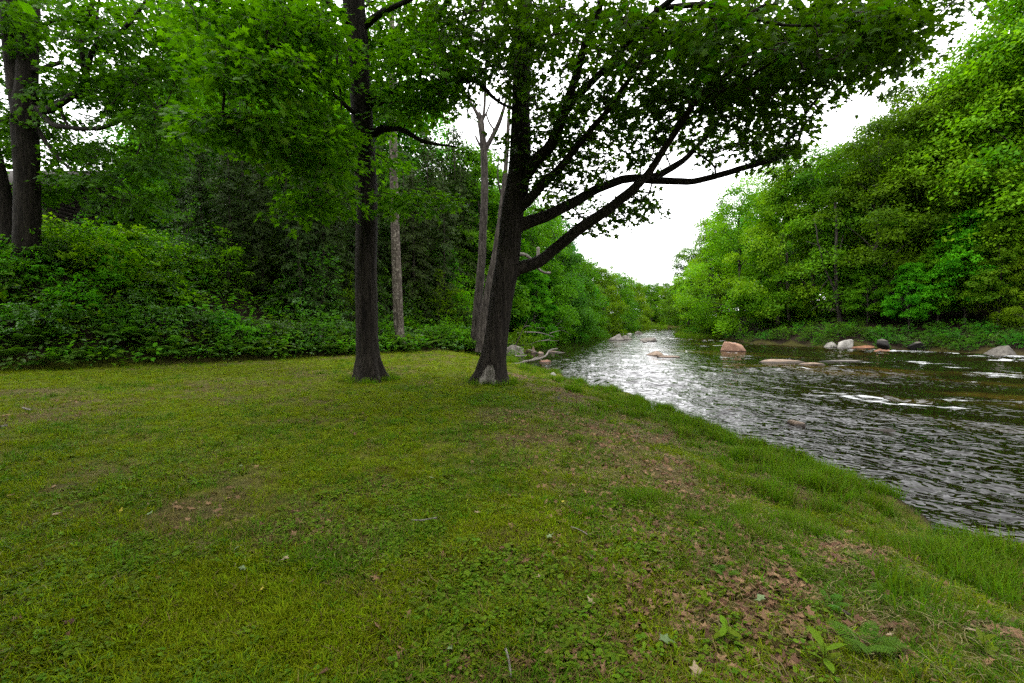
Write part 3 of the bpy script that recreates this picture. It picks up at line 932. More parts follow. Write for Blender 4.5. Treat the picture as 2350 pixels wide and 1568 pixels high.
# bare wood where the bark has come off the foot of the riverside maple
mb = MB()
nu, nv = 17, 28
tv_ = TRUNK_V["maple_tree23"]
grid = np.zeros((nv, nu, 3))
for i in range(nv):
    s = i / (nv - 1)
    v = 889 - 55 * s
    c0 = X(np.interp(v, [790, 835, 872, 896], [1137, 1130, 1126, 1122]), v, YB)
    half = 0.26 + 0.20 * math.sin(math.pi * min(1, s * 0.9 + 0.08)) * (1 if s < 0.8 else math.sqrt(max(0.03, 1 - ((s - 0.8) / 0.205) ** 2)))
    rel_ = tv_ - c0
    an_ = np.arctan2(rel_[:, 0], -rel_[:, 1])
    ra_ = np.hypot(rel_[:, 0], rel_[:, 1])
    for j in range(nu):
        a = (j / (nu - 1) * 2 - 1) * half - 0.12
        wgt = np.exp(-((rel_[:, 2] / 0.07) ** 2 + ((an_ - a) / 0.10) ** 2))
        r = (wgt @ ra_) / (wgt.sum() + 1e-9) - 0.012 + 0.006 * math.sin(j * 1.3 + s * 4)
        grid[i, j] = c0 + np.array([math.sin(a) * r, -math.cos(a) * r, 0])
# the bark is missing there: the trunk's surface lies deeper behind the bare wood
tvn = tv_.copy()
for i_, q_v in enumerate(tv_):
    vv_ = 733 - F * (q_v[2] - CAMZ) / YB
    s = (889 - vv_) / 55
    if -0.2 < s < 1.0:
        c0 = X(np.interp(vv_, [790, 835, 872, 896], [1137, 1130, 1126, 1122]), vv_, YB)
        an1 = math.atan2(q_v[0] - c0[0], -(q_v[1] - c0[1])) + 0.12
        half = 0.26 + 0.20 * math.sin(math.pi * min(1, s * 0.9 + 0.08)) * (1 if s < 0.8 else math.sqrt(max(0.03, 1 - ((s - 0.8) / 0.205) ** 2)))
        if abs(an1) < half * 0.97:
            tvn[i_] = q_v + (c0 - q_v) * np.array([1, 1, 0]) * 0.22
me_ = TRUNK_O["maple_tree23"].data
me_.vertices.foreach_set("co", (tvn - bB).astype(np.float32).ravel())
me_.update()
gi = np.arange(nv - 1)[:, None] * nu + np.arange(nu - 1)[None]
mb.add(grid.reshape(-1, 3) - bB, [np.stack([gi, gi + 1, gi + nu + 1, gi + nu], -1).reshape(-1, 4)])
sc_me = mb.mesh("bare_wood", [M['scar']], True)
so = ob("bare_wood", sc_me, parent=treeB)
so["label"] = "pale bare wood patch at the foot of the trunk"
sm = so.modifiers.new("thick", 'SOLIDIFY')
sm.thickness = 0.03
mb = MB()
rim = np.vstack([grid[2:, 0], grid[-1, 1:-1], grid[2:, -1][::-1]])
V, fs = tube(resample(rim[::2], np.full(len(rim[::2]), 0.016), 0.05)[0], np.full(len(resample(rim[::2], np.full(len(rim[::2]), 0.016), 0.05)[0]), 0.017), 8, True, 0.3)
mb.add(V - bB, fs)
ob("bark_lip", mb.mesh("bark_lip", [M['bark']], True), parent=so).location = (0, 0, 0)

YT = 17.0
bT = X(55, 668, YT)
trunkT = [[(58, 690, 62, YT), (58, 660, 58, YT), (61, 600, 47, YT), (63, 549, 46, YT), (62, 384, 42, YT), (57, 274, 46, YT), (62, 180, 36, YT), (65, 90, 34, YT), (69, 0, 33, YT), (72, -150, 26, YT), (74, -350, 16, YT)],
          [(26, 690, 50, YT + .3), (24, 650, 46, YT + .3), (19, 550, 40, YT + .3), (5, 450, 31, YT + .3), (-8, 380, 27, YT + .3), (-40, 250, 24, YT + .3), (-90, 60, 20, YT + .3), (-130, -150, 12, YT + .3)],
          [(50, 262, 34, YT), (37, 180, 33, YT), (28, 90, 32, YT), (22, 0, 32, YT), (14, -160, 24, YT), (8, -350, 14, YT)]]


def c1(pts, Y, w0, w1):
    n = len(pts)
    return [(x * .2997, y * .2997, w0 + (w1 - w0) * k / (n - 1), Y[0] + (Y[1] - Y[0]) * k / (n - 1)) for k, (x, y) in enumerate(pts)]


limbT = [c1([(240, 845), (300, 842), (350, 850), (430, 815), (470, 790), (560, 730), (640, 640), (690, 430), (760, 330), (880, 280), (1000, 170), (1120, 0), (1200, -120)], (YT, YT - 2.4), 18, 5),
         c1([(240, 850), (330, 880), (400, 950), (500, 975), (700, 990), (850, 960), (950, 910), (1150, 850), (1280, 790)], (YT, YT - 2), 13, 3),
         c1([(240, 548), (330, 525), (400, 500), (470, 480)], (YT, YT - .5), 14, 7),
         c1([(760, 330), (745, 220), (750, 100), (770, -60)], (YT - 1.6, YT - 1.6), 6, 4),
         c1([(640, 560), (625, 300), (640, 170), (690, 100), (715, 0), (730, -80)], (YT - 1.2, YT - 1.6), 9, 8),
         c1([(270, 250), (340, 205), (400, 160), (560, 130), (640, 105), (690, 70)], (YT, YT - 1), 7, 6),
         c1([(470, 800), (480, 680), (510, 560)], (YT - .6, YT - .6), 8, 4),
         c1([(250, 930), (420, 1180), (560, 1300), (700, 1330)], (YT, YT - 1), 9, 3),
         c1([(120, 900), (40, 920), (-60, 910)], (YT, YT), 14, 10),
         c1([(470, 830), (500, 930), (540, 975)], (YT - .6, YT - .7), 6, 4)]
blobT = [(130, 40, 130, 60, 13, 19, 60), (255, 130, 130, 90, 13, 19, 75), (340, 40, 110, 60, 13, 18, 60), (200, 225, 140, 60, 13, 19, 80), (350, 215, 100, 80, 12.5, 18, 75), (120, 320, 130, 55, 14, 19, 60),
         (245, 380, 150, 50, 13, 19, 75), (15, 130, 50, 130, 13, 18, 34), (15, 320, 45, 70, 13, 16.5, 24), (110, 430, 90, 28, 14, 18, 28), (300, 470, 90, 30, 13, 18, 28), (385, 330, 60, 80, 13, 17, 40),
         (60, 70, 30, 60, 13, 16, 14), (440, 110, 60, 80, 13, 17, 34), (90, 215, 40, 40, 13, 16, 12)]
blobT = [(*b_[:4], b_[4] + (3.2 if b_[0] < 130 else 0.8), b_[5] + (2.6 if b_[0] < 130 else 0.8), b_[6]) for b_ in blobT]
hero("maple_tree", "huge dark maple with several trunks on the slope beside the cabin", bT, trunkT, limbT, blobT, M['maple'], M['bark'], 37,
     leaf=0.18, K=32, SR=0.62, n_leaf=120, step=0.25, seg=28, upblobs=[((-20.5, 14.5, 16.5), (6, 5, 3), 280)])
#--SPLIT--
# ------------------------------------------------------------------ tree kinds that repeat
def deciduous(seed, Hh, R, mat, bark, low=0.10, clumps=56, per=28, K=22, leaf=0.235, shape=0.75, trunk_r=0.17):
    rs = np.random.default_rng(seed)
    mbt = MB()
    zz = np.linspace(-0.4, Hh * 0.9, 12)
    P = np.stack([0.25 * fbm(np.stack([zz * .2, zz * 0 + seed, zz * 0], -1), 2, 1) * zz / 3, 0.25 * fbm(np.stack([zz * .2, zz * 0 + seed + 5, zz * 0], -1), 2, 2) * zz / 3, zz], -1)
    Rr = trunk_r * (1 - zz / (Hh * 1.02)) ** 0.8 + 0.015 + 0.25 * trunk_r * np.exp(-np.maximum(zz, 0) / 0.25)
    V, fs = tube(*resample(P, Rr, 0.5), 10, True, 0.08, 0.0)
    mbt.add(V, fs)
    C, AX, TO = [], [], []
    ang = rs.uniform(0, 6.28)
    for k in range(clumps):
        s = low + (0.97 - low) * ((k + 0.5) / clumps) ** (1.25 if shape < 0.8 else 1.1) + rs.normal(0, 0.015)
        s = min(max(s, low), 0.985)
        x_ = (s - low) / (1 - low)
        prof = max(0.10, (1 - max(x_ - 0.12, 0) ** (2.2 * shape + .3)) ** 0.62 * (0.72 + 0.28 * math.sin(math.pi * min(1, x_ * 1.6 + .1))))
        ang += 2.399 + rs.normal(0, 0.35)
        rho = R * prof * rs.uniform(0.35, 1.0) ** 0.7
        c_ = np.array([math.cos(ang) * rho, math.sin(ang) * rho, s * Hh])
        zs = max(0.12 * Hh, c_[2] - 0.55 * rho - 0.05 * Hh)
        a = np.array([np.interp(zs, zz, P[:, 0]), np.interp(zs, zz, P[:, 1]), zs])
        if k % 2 == 0:
            tt = np.linspace(0, 1, 5)[:, None]
            path = a + (c_ - a) * tt + np.sin(np.pi * tt) * np.array([0, 0, 0.12 * rho])
            r0 = 0.02 + 0.10 * trunk_r * rho ** 0.6
            V, fs = tube(path, np.linspace(r0, 0.012, 5), 5, False)
            mbt.add(V, fs)
        cr = R * rs.uniform(0.18, 0.34)
        n = int(per * (0.6 + 0.8 * rs.uniform()))
        v = nrm(rs.normal(0, 1, (n, 3)))
        v[:, 2] = np.abs(v[:, 2]) * 1.1 - 0.35
        q = c_ + v * np.array([1, 1, 0.85]) * cr * rs.uniform(0.55, 1.05, (n, 1))
        C.append(q)
        TO.append(np.full(n, rs.normal(0, 0.2)))
        out_ = np.array([math.cos(ang), math.sin(ang), -0.12])
        AX.append(nrm(v * np.array([1, 1, 0.3]) + out_ * 0.8))
    C, AX = np.concatenate(C), np.concatenate(AX)
    up = np.array([0, 0, 1.0]) + 0.55 * AX * np.array([1, 1, 0]) + rs.normal(0, 0.33, C.shape)
    prm = spray_params(C, AX, up, rs.uniform(0.45, 0.8, len(C)) * R / 5.5, K, leaf, rs, flat=0.30, droop=0.55)
    tn0 = np.repeat(np.concatenate(TO), K)
    V, fs, tn = leaves(*prm[:4], LEAF4, np.clip(prm[4] + tn0, 0, 1))
    return [("trunk", mbt.mesh("trunk", [bark], True), None), ("crown", mesh_np("crown", V, fs, [mat], False, {"tint": tn}), "stuff")]


def conifer(seed, Hh, R, mat, bark, low=0.06, K=22, gap=0.42, needle=0.26):
    rs = np.random.default_rng(seed)
    mbt = MB()
    zz = np.linspace(-0.4, Hh, 12)
    P = np.stack([0.05 * np.sin(zz * .5 + seed), 0.05 * np.cos(zz * .4 + seed), zz], -1)
    V, fs = tube(P, 0.18 * (1 - zz / (Hh * 1.01)) + 0.01, 8, True, 0.06)
    mbt.add(V, fs)
    C, AX, z, a = [], [], low * Hh, 0
    while z < Hh * 0.985:
        s = z / Hh
        ln = R * (1 - s) ** 0.75 * rs.uniform(0.7, 1.1) + 0.12
        for k in range(5):
            a += 2.399 + rs.normal(0, .3)
            d = np.array([math.cos(a), math.sin(a), 0])
            l2 = ln * rs.uniform(0.65, 1.1)
            tt = np.linspace(0, 1, 4)[:, None]
            path = np.array([0, 0, z]) + d * l2 * tt + np.array([0, 0, 1]) * (0.18 * l2 * tt - 0.42 * l2 * tt ** 2)
            V, fs = tube(path, np.linspace(0.022, 0.006, 4) * (1 - .6 * s), 4, False)
            mbt.add(V, fs)
            nsp = max(1, int(l2 / 0.42))
            for q in np.linspace(0.3 if nsp > 1 else 0.8, 1.0, nsp):
                C.append(np.array([0, 0, z]) + d * l2 * q + np.array([0, 0, 0.18 * l2 * q - 0.42 * l2 * q * q - .03]))
                AX.append(d + np.array([0, 0, -0.3]) + rs.normal(0, .15, 3))
        z += gap * rs.uniform(0.7, 1.3) * (0.6 + 0.4 * (1 - s))
    C, AX = np.array(C), np.array(AX)
    prm = spray_params(C, AX, np.array([0, 0, 1.0]) + rs.normal(0, .18, C.shape), 0.42, K, needle, rs, flat=0.12, droop=0.45)
    V, fs, tn = leaves(*prm[:4], NEEDLE, prm[4])
    return [("trunk", mbt.mesh("trunk", [bark], True), None), ("crown", mesh_np("crown", V, fs, [mat], False, {"tint": tn}), "stuff")]


def bush(seed, R, Hh, mat, n=55, K=20, leaf=0.10, tpl=OVAL, SR=0.26, layers=False):
    rs = np.random.default_rng(seed)
    mbt = MB()
    v = nrm(rs.normal(0, 1, (n, 3)))
    v[:, 2] = np.abs(v[:, 2])
    q = v * np.array([R, R, Hh]) * rs.uniform(0.45, 1.0, (n, 1)) + np.array([0, 0, 0.08])
    if layers:
        q[:, 2] = np.round(q[:, 2] / 0.42) * 0.42 + rs.normal(0, .05, n) + 0.1
    for k in range(0, n, 4):
        b0 = np.array([rs.normal(0, .06), rs.normal(0, .06), -0.1])
        path = np.array([b0, b0 + (q[k] - b0) * .5 + np.array([0, 0, .12 * Hh]), q[k]])
        V, fs = tube(path, [0.018, 0.011, 0.004], 4, False)
        mbt.add(V, fs)
    ax = q * np.array([1, 1, 0.25]) + rs.normal(0, .15, q.shape)
    prm = spray_params(q, ax, np.array([0, 0, 1.0]) + 0.35 * nrm(q) * np.array([1, 1, 0]) + rs.normal(0, .2, q.shape), SR * rs.uniform(.7, 1.3, n), K, leaf, rs, flat=0.16)
    V, fs, tn = leaves(*prm[:4], tpl, prm[4])
    return [("stems", mbt.mesh("stems", [M['twig']], True), "stuff"), ("foliage", mesh_np("foliage", V, fs, [mat], False, {"tint": tn}), "stuff")]


def place(name, proto, x, y, sc, rz, label, cat, group=None, z=None, tilt=(0, 0), sz=None):
    r = empty(name, (x, y, H(x, y) if z is None else z), label, cat, group)
    r.rotation_euler = (tilt[0], tilt[1], rz)
    r.scale = (sc, sc, sc * (sz or 1))
    for nm, me, kd in proto:
        ob(nm, me, parent=r, kind=kd)
    return r


D = [deciduous(101, 16, 5.6, M['leafy'], M['bark_far'], 0.05),
     deciduous(102, 17, 5.2, M['leafy_yellow'], M['bark_far'], 0.05, shape=0.85),
     deciduous(103, 15, 5.8, M['leafy_deep'], M['bark_far'], 0.08, shape=0.7),
     deciduous(104, 18, 5.4, M['leafy'], M['bark_far'], 0.24, shape=0.9),
     deciduous(105, 14, 5.6, M['leafy_yellow'], M['bark_far'], 0.04, shape=0.65, leaf=0.2),
     deciduous(106, 12, 3.6, M['leafy'], M['bark_far'], 0.03, clumps=60, per=18, shape=0.8, trunk_r=0.10),
     deciduous(107, 18, 6.2, M['leafy_yellow'], M['bark_far'], 0.20, shape=0.8, clumps=95),
     deciduous(108, 12, 3.8, M['leafy'], M['bark_far'], 0.22, clumps=56, per=18, shape=0.7, trunk_r=0.09)]
CF = [conifer(201, 15, 3.3, M['conifer'], M['bark_far']), conifer(202, 13, 2.8, M['conifer'], M['bark_far'], gap=0.5)]

# far bank, front row: read from the bend of the river towards the near end
rrs = random.Random(5)


def far_bank(u, Y, k, top_v, name, label, group, cat="tree", dx=0, proto=None):
    """a tree standing at that bearing and distance, grown to the height seen"""
    pr = proto or D
    p0 = X(u, 733, Y)
    z = H(p0[0], p0[1])
    base_h = {0: 16, 1: 17, 2: 15, 3: 18, 4: 14, 5: 12, 6: 18, 7: 12}[k] if proto is None else (15, 13)[k]
    hgt = X(u, top_v, Y)[2] - z
    sc = hgt / base_h
    return place(name, pr[k], p0[0], p0[1], sc, rrs.uniform(0, 6.28), label, cat, group, z=z - 0.1)


FR = "leafy trees in the front row on the far bank"
FB = "trees in the wood behind the far bank"
far_bank(1580, 70, 0, 565, "leafy_tree", "bright leafy tree on the far bank leaning over the grass spit at the bend", FR)
far_bank(1625, 61, 1, 500, "leafy_tree", "yellow-green tree on the far bank just behind the grass spit", FR)
far_bank(1650, 62, 0, 445, "hemlock_tree", "dark pointed conifer poking above the far bank trees near the bend", None, proto=CF)
far_bank(1700, 51, 4, 418, "leafy_tree", "rounded light green tree on the far bank above the orange boulder", FR)
far_bank(1785, 45.5, 1, 372, "leafy_tree", "tall yellow-green tree on the far bank between orange boulder and pale slabs", FR)
far_bank(1865, 43.5, 0, 330, "leafy_tree", "tall fresh green tree on the far bank behind the thin bare-stemmed tree", FR)
far_bank(2005, 39, 3, 268, "leafy_tree", "deep green maple on the far bank right of the thin bare-stemmed tree", FR)
far_bank(2120, 38.5, 3, 190, "leafy_tree", "broad green tree on the far bank above the dim grey bank rocks", FR)
far_bank(2240, 37, 6, 95, "leafy_tree", "tall yellowish tree on the far bank near the picture's right edge", FR)
far_bank(2390, 34.5, 6, -80, "leafy_tree", "tallest yellowish tree on the far bank at the picture's right edge", FR)
far_bank(2215, 33.5, 7, 480, "leafy_tree", "small leafy tree hanging low over the rapids on the far bank", None)
far_bank(2350, 30.5, 4, 560, "leafy_tree", "low yellow-green tree beside the big rock at the picture's right edge", None)
for u, Y, tv, lab in [(2085, 34.8, 600, "small leafy tree reaching over the red-brown rock on the far bank"), (2150, 34.5, 560, "small leafy tree above the rapids left of the low hanging one"), (1990, 37.5, 590, "small leafy tree just right of the pale slabs"), (2290, 31.5, 500, "small leafy tree between the low hanging tree and the big rock")]:
    far_bank(u, Y, 7, tv, "leafy_tree", lab, None)
for u, Y, k, tv in [(1600, 92, 3, 590), (1660, 84, 2, 520), (1740, 74, 3, 440), (1820, 70, 0, 400), (1900, 62, 2, 350), (1960, 60, 3, 320), (2060, 56, 2, 265), (2170, 54, 3, 190), (2300, 50, 0, 90), (2420, 48, 3, 0), (2500, 44, 0, -60),
                    (1680, 66, 2, 520), (1760, 62, 2, 500), (1850, 60, 2, 480), (1940, 55, 2, 450), (2080, 52, 2, 400), (2200, 48, 2, 380), (2330, 45, 2, 330), (2480, 40, 2, 200),
                    (1960, 50, 2, 560), (2030, 48, 2, 540), (2090, 47, 2, 560), (2160, 46, 2, 520), (2230, 45, 2, 530), (2300, 43, 2, 500), (2380, 41, 2, 480), (2460, 39, 2, 460), (2130, 58, 2, 420), (2260, 56, 2, 400), (2400, 54, 2, 350), (1900, 66, 2, 500),
                    (2600, 36, 0, -100), (2750, 36, 2, -100), (2600, 46, 3, 0)]:
    far_bank(u, Y, k, tv, "leafy_tree", "one of the many trees in the wood behind the far bank's front row", FB)
far_bank(2030, 42, 1, 640, "hemlock_tree", "young olive conifer in the shade right of the thin bare-stemmed tree", None, proto=CF)
far_bank(2100, 41, 1, 655, "hemlock_tree", "second young olive conifer in the shade behind the far bank rocks", None, proto=CF)

# left bank of the river beyond the riverside maple, and the bend
LFT = "leafy trees lining the near bank towards the bend"
for u, Y, k, tv, lab in [(1225, 43, 0, 470, "green tree close behind the riverside maple's trunk on the near bank"),
                         (1275, 50, 2, 545, "green tree with a curved bare branch before it on the near bank"),
                         (1330, 58, 0, 585, "rounded green tree on the near bank left of the grey boulder pair"),
                         (1385, 72, 1, 612, "bright light green tree on the near bank above the grey boulder pair"),
                         (1420, 88, 0, 622, "round topped green tree where the near bank bends"),
                         (1450, 112, 4, 638, "light green tree behind the gravel bar at the bend"),
                         (1495, 128, 3, 650, "green tree at the end of the river straight ahead of the bend"),
                         (1535, 134, 0, 655, "green tree where the river vanishes round the bend")]:
    far_bank(u, Y, k, tv, "leafy_tree", lab, LFT)
for u, Y, k, tv in [(1300, 64, 3, 560), (1250, 58, 2, 500), (1360, 84, 2, 615), (1410, 100, 2, 630), (1470, 140, 2, 650), (1510, 142, 1, 655), (1560, 140, 2, 640), (1590, 145, 0, 640), (1190, 50, 3, 440), (1340, 72, 0, 598),
                    (1480, 146, 0, 652), (1525, 150, 2, 650), (1565, 152, 0, 645), (1450, 130, 2, 648), (1500, 138, 5, 668), (1540, 142, 5, 668), (1580, 120, 5, 640), (1610, 128, 2, 610), (1395, 80, 5, 640), (1310, 54, 5, 640), (1255, 46, 5, 600), (1360, 66, 5, 650), (1225, 39, 5, 610), (1435, 98, 5, 660)]:
    far_bank(u, Y, k, tv, "leafy_tree", "one of the green trees massed along the near bank towards the bend", LFT)
far_bank(1345, 62, 1, 600, "hemlock_tree", "olive conifer tip among the near bank trees towards the bend", None, proto=CF)
far_bank(1300, 56, 0, 548, "hemlock_tree", "dark conifer tip above the near bank trees by the low limb", None, proto=CF)

# the wood behind the lawn
HM = "dark hemlocks in the wood behind the lawn"
for u, Y, k, tv, lab in [(565, 25, 0, 180, "dark hemlock in the wood left of the straight maple, farther left"),
                         (665, 23.5, 1, 240, "dark hemlock with drooping olive boughs just left of the straight maple"),
                         (760, 27, 0, 250, "dark hemlock directly behind the left side of the straight maple"),
                         (985, 31, 0, 290, "tall dark hemlock between the lichened trunk and the bare snag"),
                         (1045, 34, 1, 275, "olive conifer with a thin top beside the bare snag"),
                         (930, 29, 1, 330, "dark hemlock right behind the lichened grey trunk"),
                         (610, 29, 0, 200, "dark hemlock deep in the wood between the two left hemlocks"), (710, 30, 0, 230, "dark hemlock deep in the wood left of the straight maple's trunk"),
                         (800, 31, 0, 260, "dark hemlock deep in the wood touching the straight maple's left edge"), (1010, 36, 0, 330, "dark hemlock deep in the wood left of the bare snag"), (880, 33, 0, 300, "dark hemlock deep in the wood between the straight maple and lichened trunk")]:
    far_bank(u, Y, k, tv, "hemlock_tree", lab, HM, proto=CF)
for u, Y, k, tv in [(470, 22.5, 0, 260), (535, 21.5, 1, 300), (605, 21.8, 0, 330), (690, 21.5, 1, 350), (745, 23, 0, 300), (830, 25.5, 1, 340), (950, 27, 0, 380), (1020, 28.5, 1, 400), (430, 26, 0, 240), (870, 28, 0, 320), (1060, 33, 0, 380)]:
    far_bank(u, Y, k, tv, "hemlock_tree", "one of the dark hemlocks crowding the shady wood behind the lawn", HM, proto=CF)
WD = "leafy trees in the wood behind the lawn"
for u, Y, k, tv, lab in [(1085, 36, 5, 335, "bright green young tree behind the bare snag"),
                         (1130, 40, 5, 420, "light green young tree between the bare snag and riverside maple"),
                         (430, 27, 3, 150, "tall leafy tree above the bank left of the hemlocks"),
                         (700, 33, 3, 40, "tall leafy tree rising behind the hemlocks"),
                         (520, 34, 2, 60, "tall deep green tree behind the bank's hemlocks"),
                         (860, 36, 2, 200, "deep green tree behind the straight maple's trunk")]:
    far_bank(u, Y, k, tv, "leafy_tree", lab, WD)
for u, Y, k, tv in [(800, 30, 5, 520), (900, 31, 5, 500), (1010, 30, 5, 560), (620, 27, 5, 480), (1060, 33, 5, 520), (480, 24, 5, 440), (400, 38, 2, 260), (470, 42, 2, 240), (560, 46, 2, 260), (650, 44, 2, 250), (740, 46, 2, 280), (830, 42, 2, 330), (900, 44, 2, 360), (980, 42, 2, 400), (1050, 44, 2, 400), (1110, 50, 2, 430), (350, 44, 2, 330), (960, 36, 0, 400), (740, 38, 0, 200), (600, 40, 0, 200), (1120, 46, 2, 440)]:
    far_bank(u, Y, k, tv, "leafy_tree", "one of the shaded leafy trees in the wood behind the lawn", WD)
far_bank(195, 34, 1, 400, "pine_tree", "pale feathery pine on the hilltop right of the cabin", None, proto=CF)
far_bank(300, 36, 5, 470, "leafy_tree", "pale green bushy tree on the hilltop right of the pine", None)
far_bank(-60, 30, 2, 200, "leafy_tree", "dark tree beside the cabin at the picture's left edge", None)
# deep wood to both sides, and unseen trees added to shade the near lawn
for x, y, k in [(-30, 1, 0), (-20, -4, 0), (-9, 38, 0), (-3, 44, 2), (-18, 36, 3), (-26, 40, 0), (5, 62, 2), (46, 24, 0), (52, 32, 2), (44, 14, 0), (-7.5, -2.6, 3), (-1.5, -3.4, 3), (4.5, -5, 3), (-15, -1, 3), (-12.5, 2.0, 3)]:
    place("leafy_tree", D[k], x, y, rrs.uniform(0.95, 1.2), rrs.uniform(0, 6.28), "one of the trees around the river and lawn, some of them unseen and added for shade", "tree", "trees of the deep wood")
#--SPLIT--
# ------------------------------------------------------------------ pale trunks on the lawn's far edge
def stem_tree(name, label, base, lines, bark, group=None, wobble=0.01, seg=20, fl=None):
    base = np.asarray(base, float)
    root = empty(name, base, label, "tree", group)
    for k, (nm, ln) in enumerate(lines):
        P, R = resample(*pxline(ln), 0.2)
        P = P + wobble * np.stack([fbm(P * 1.7, 2, 90 + k * 3 + a) for a in range(3)], -1)
        V, fs = tube(P, R, seg if nm == "trunk" else 8, True, 0.08, 0.006 if nm == "trunk" else 0.0, 70 + k, fl if nm == "trunk" else None)
        mb = MB()
        mb.add(V - base, fs)
        ob(nm, mb.mesh(nm, [bark], True), parent=root)
    return root


YG = 22.0
gB = X(918, 806, YG)
stem_tree("slender_tree", "slim tree with pale lichened bark standing behind the straight maple", gB,
          [("trunk", [(924, 822, 30, YG), (921, 800, 26, YG), (916, 760, 23, YG), (911, 640, 21, YG), (907, 520, 19, YG), (904, 400, 18, YG), (902, 300, 16, YG), (900, 160, 14, YG), (899, 0, 11, YG), (899, -120, 8, YG)]),
           ("limb", [(900, 150, 7, YG), (880, 90, 5, YG), (850, 20, 4, YG), (830, -60, 2, YG)]), ("limb", [(899, 100, 7, YG), (920, 40, 5, YG), (950, -30, 3, YG)])], M['bark_pale'], fl=flare_fn(.25, 40, 4, 2))
YS = 24.5
sB = X(1095, 796, YS)
stem_tree("snag_tree", "bare pale snag with broken top and forked dead branches", sB,
          [("trunk", [(1090, 806, 27, YS), (1091, 780, 23, YS), (1097, 700, 20, YS), (1105, 600, 18, YS), (1109, 520, 17, YS), (1112, 440, 16, YS), (1111, 360, 15, YS), (1107, 310, 14, YS), (1104, 285, 15, YS), (1102, 268, 11, YS), (1100, 258, 4, YS)]),
           ("limb", [(1104, 284, 9, YS), (1095, 262, 8, YS), (1086, 245, 7, YS), (1077, 232, 6, YS), (1070, 222, 4, YS)]),
           ("limb", [(1106, 284, 7, YS), (1111, 255, 6, YS), (1113, 220, 6, YS), (1115, 170, 5, YS), (1117, 130, 4, YS), (1119, 80, 2, YS)]),
           ("limb", [(1106, 282, 4, YS), (1117, 258, 4, YS), (1126, 235, 3, YS)]),
           ("limb", [(1111, 350, 12, YS), (1120, 332, 11, YS), (1137, 300, 10, YS), (1148, 275, 9, YS), (1156, 250, 7, YS), (1164, 215, 5, YS)]),
           ("limb", [(1109, 345, 5, YS), (1100, 332, 5, YS), (1091, 312, 4, YS)]),
           ("limb", [(1077, 234, 3, YS), (1073, 250, 3, YS), (1075, 268, 5, YS), (1074, 276, 2, YS)]),
           ("limb", [(1137, 302, 4, YS), (1122, 280, 4, YS), (1116, 260, 3, YS)])], M['bark_snag'])
Y2 = 23.6
s2 = X(1108, 797, Y2)
stem_tree("slender_tree", "slim leaning pale trunk between the bare snag and riverside maple", s2,
          [("trunk", [(1103, 808, 26, Y2), (1105, 790, 22, Y2), (1112, 730, 20, Y2), (1122, 660, 19, Y2), (1136, 590, 17, Y2), (1147, 520, 15, Y2), (1155, 450, 12, Y2), (1160, 390, 10, Y2), (1166, 300, 8, Y2), (1172, 180, 5, Y2)]),
           ("limb", [(1154, 460, 5, Y2), (1146, 430, 4, Y2), (1142, 400, 3, Y2), (1146, 360, 2, Y2)])], M['bark_snag'])
# thin tree on the far bank
YR = 39.5
stem_tree("slender_tree", "thin pale crooked tree with bare twigs beside the pale slabs on the far bank", X(1930, 772, YR),
          [("trunk", [(1932, 778, 10, YR), (1929, 750, 9, YR), (1921, 700, 8.5, YR), (1918, 650, 8, YR), (1917, 600, 6, YR), (1919, 520, 5, YR), (1915, 450, 4, YR)]),
           ("limb", [(1919, 690, 4, YR), (1907, 650, 4, YR), (1890, 610, 3, YR), (1878, 560, 2.5, YR), (1868, 500, 2, YR)]),
           ("limb", [(1917, 605, 3, YR), (1905, 585, 2.5, YR), (1880, 565, 2, YR), (1850, 555, 1.2, YR)]),
           ("limb", [(1919, 700, 1.8, YR), (1900, 690, 1.5, YR), (1880, 700, 1.2, YR), (1860, 712, .8, YR)]),
           ("limb", [(1919, 695, 1.8, YR), (1905, 705, 1.5, YR), (1885, 712, 1.2, YR)]),
           ("limb", [(1917, 600, 3, YR), (1928, 570, 2.5, YR), (1935, 540, 1.5, YR)]),
           ("limb", [(1900, 640, 1.8, YR), (1885, 660, 1.5, YR), (1884, 690, 1, YR)])], M['bark_snag'], wobble=0.05, seg=10)
for u, v, w_, Y, tv, lab in [(2150, 775, 14, 41.5, 640, "dim straight trunk in the far bank shade above the dim grey rocks"),
                             (2262, 800, 18, 37.5, 640, "thick dim trunk in the far bank shade left of the big rock"),
                             (1810, 776, 6, 45, 640, "thin dim trunk in the far bank shade left of the thin crooked tree"),
                             (2040, 770, 6, 42, 660, "thin dim trunk in the far bank shade right of the pale slabs")]:
    b_ = X(u, v, Y)
    b_[2] = H(b_[0], b_[1])
    vb = 733 - (b_[2] - CAMZ) / Y * F
    stem_tree("shaded_trunk", lab, b_, [("trunk", [(u + 2, vb + 12, w_ * 1.5, Y), (u, vb - 4, w_ * 1.15, Y), (u - 2, vb - 60, w_, Y), (u - 4, tv, w_ * .8, Y), (u - 4, tv - 60, w_ * .7, Y)])], M['bark_pale'], seg=12)

# ------------------------------------------------------------------ cabin on the hill
cabx, caby, cabz = -24.3, 24.0, 6.2
cab = empty("cabin", (cabx, caby, cabz), "dark wooden cabin with deep eaves on the hill behind the huge maple", "cabin")


def box(mb, x0, x1, y0, y1, z0, z1):
    V = np.array([[x, y, z] for x in (x0, x1) for y in (y0, y1) for z in (z0, z1)], float)
    mb.add(V, [np.array([(0, 1, 3, 2), (4, 6, 7, 5), (0, 4, 5, 1), (2, 3, 7, 6), (0, 2, 6, 4), (1, 5, 7, 3)])])


def part_box(name, parent, mat, *a, bev=0.0):
    mb = MB()
    box(mb, *a)
    o = ob(name, mb.mesh(name, [mat]), parent=parent)
    if bev:
        bm_ = o.modifiers.new("b", 'BEVEL')
        bm_.width = bev
    return o


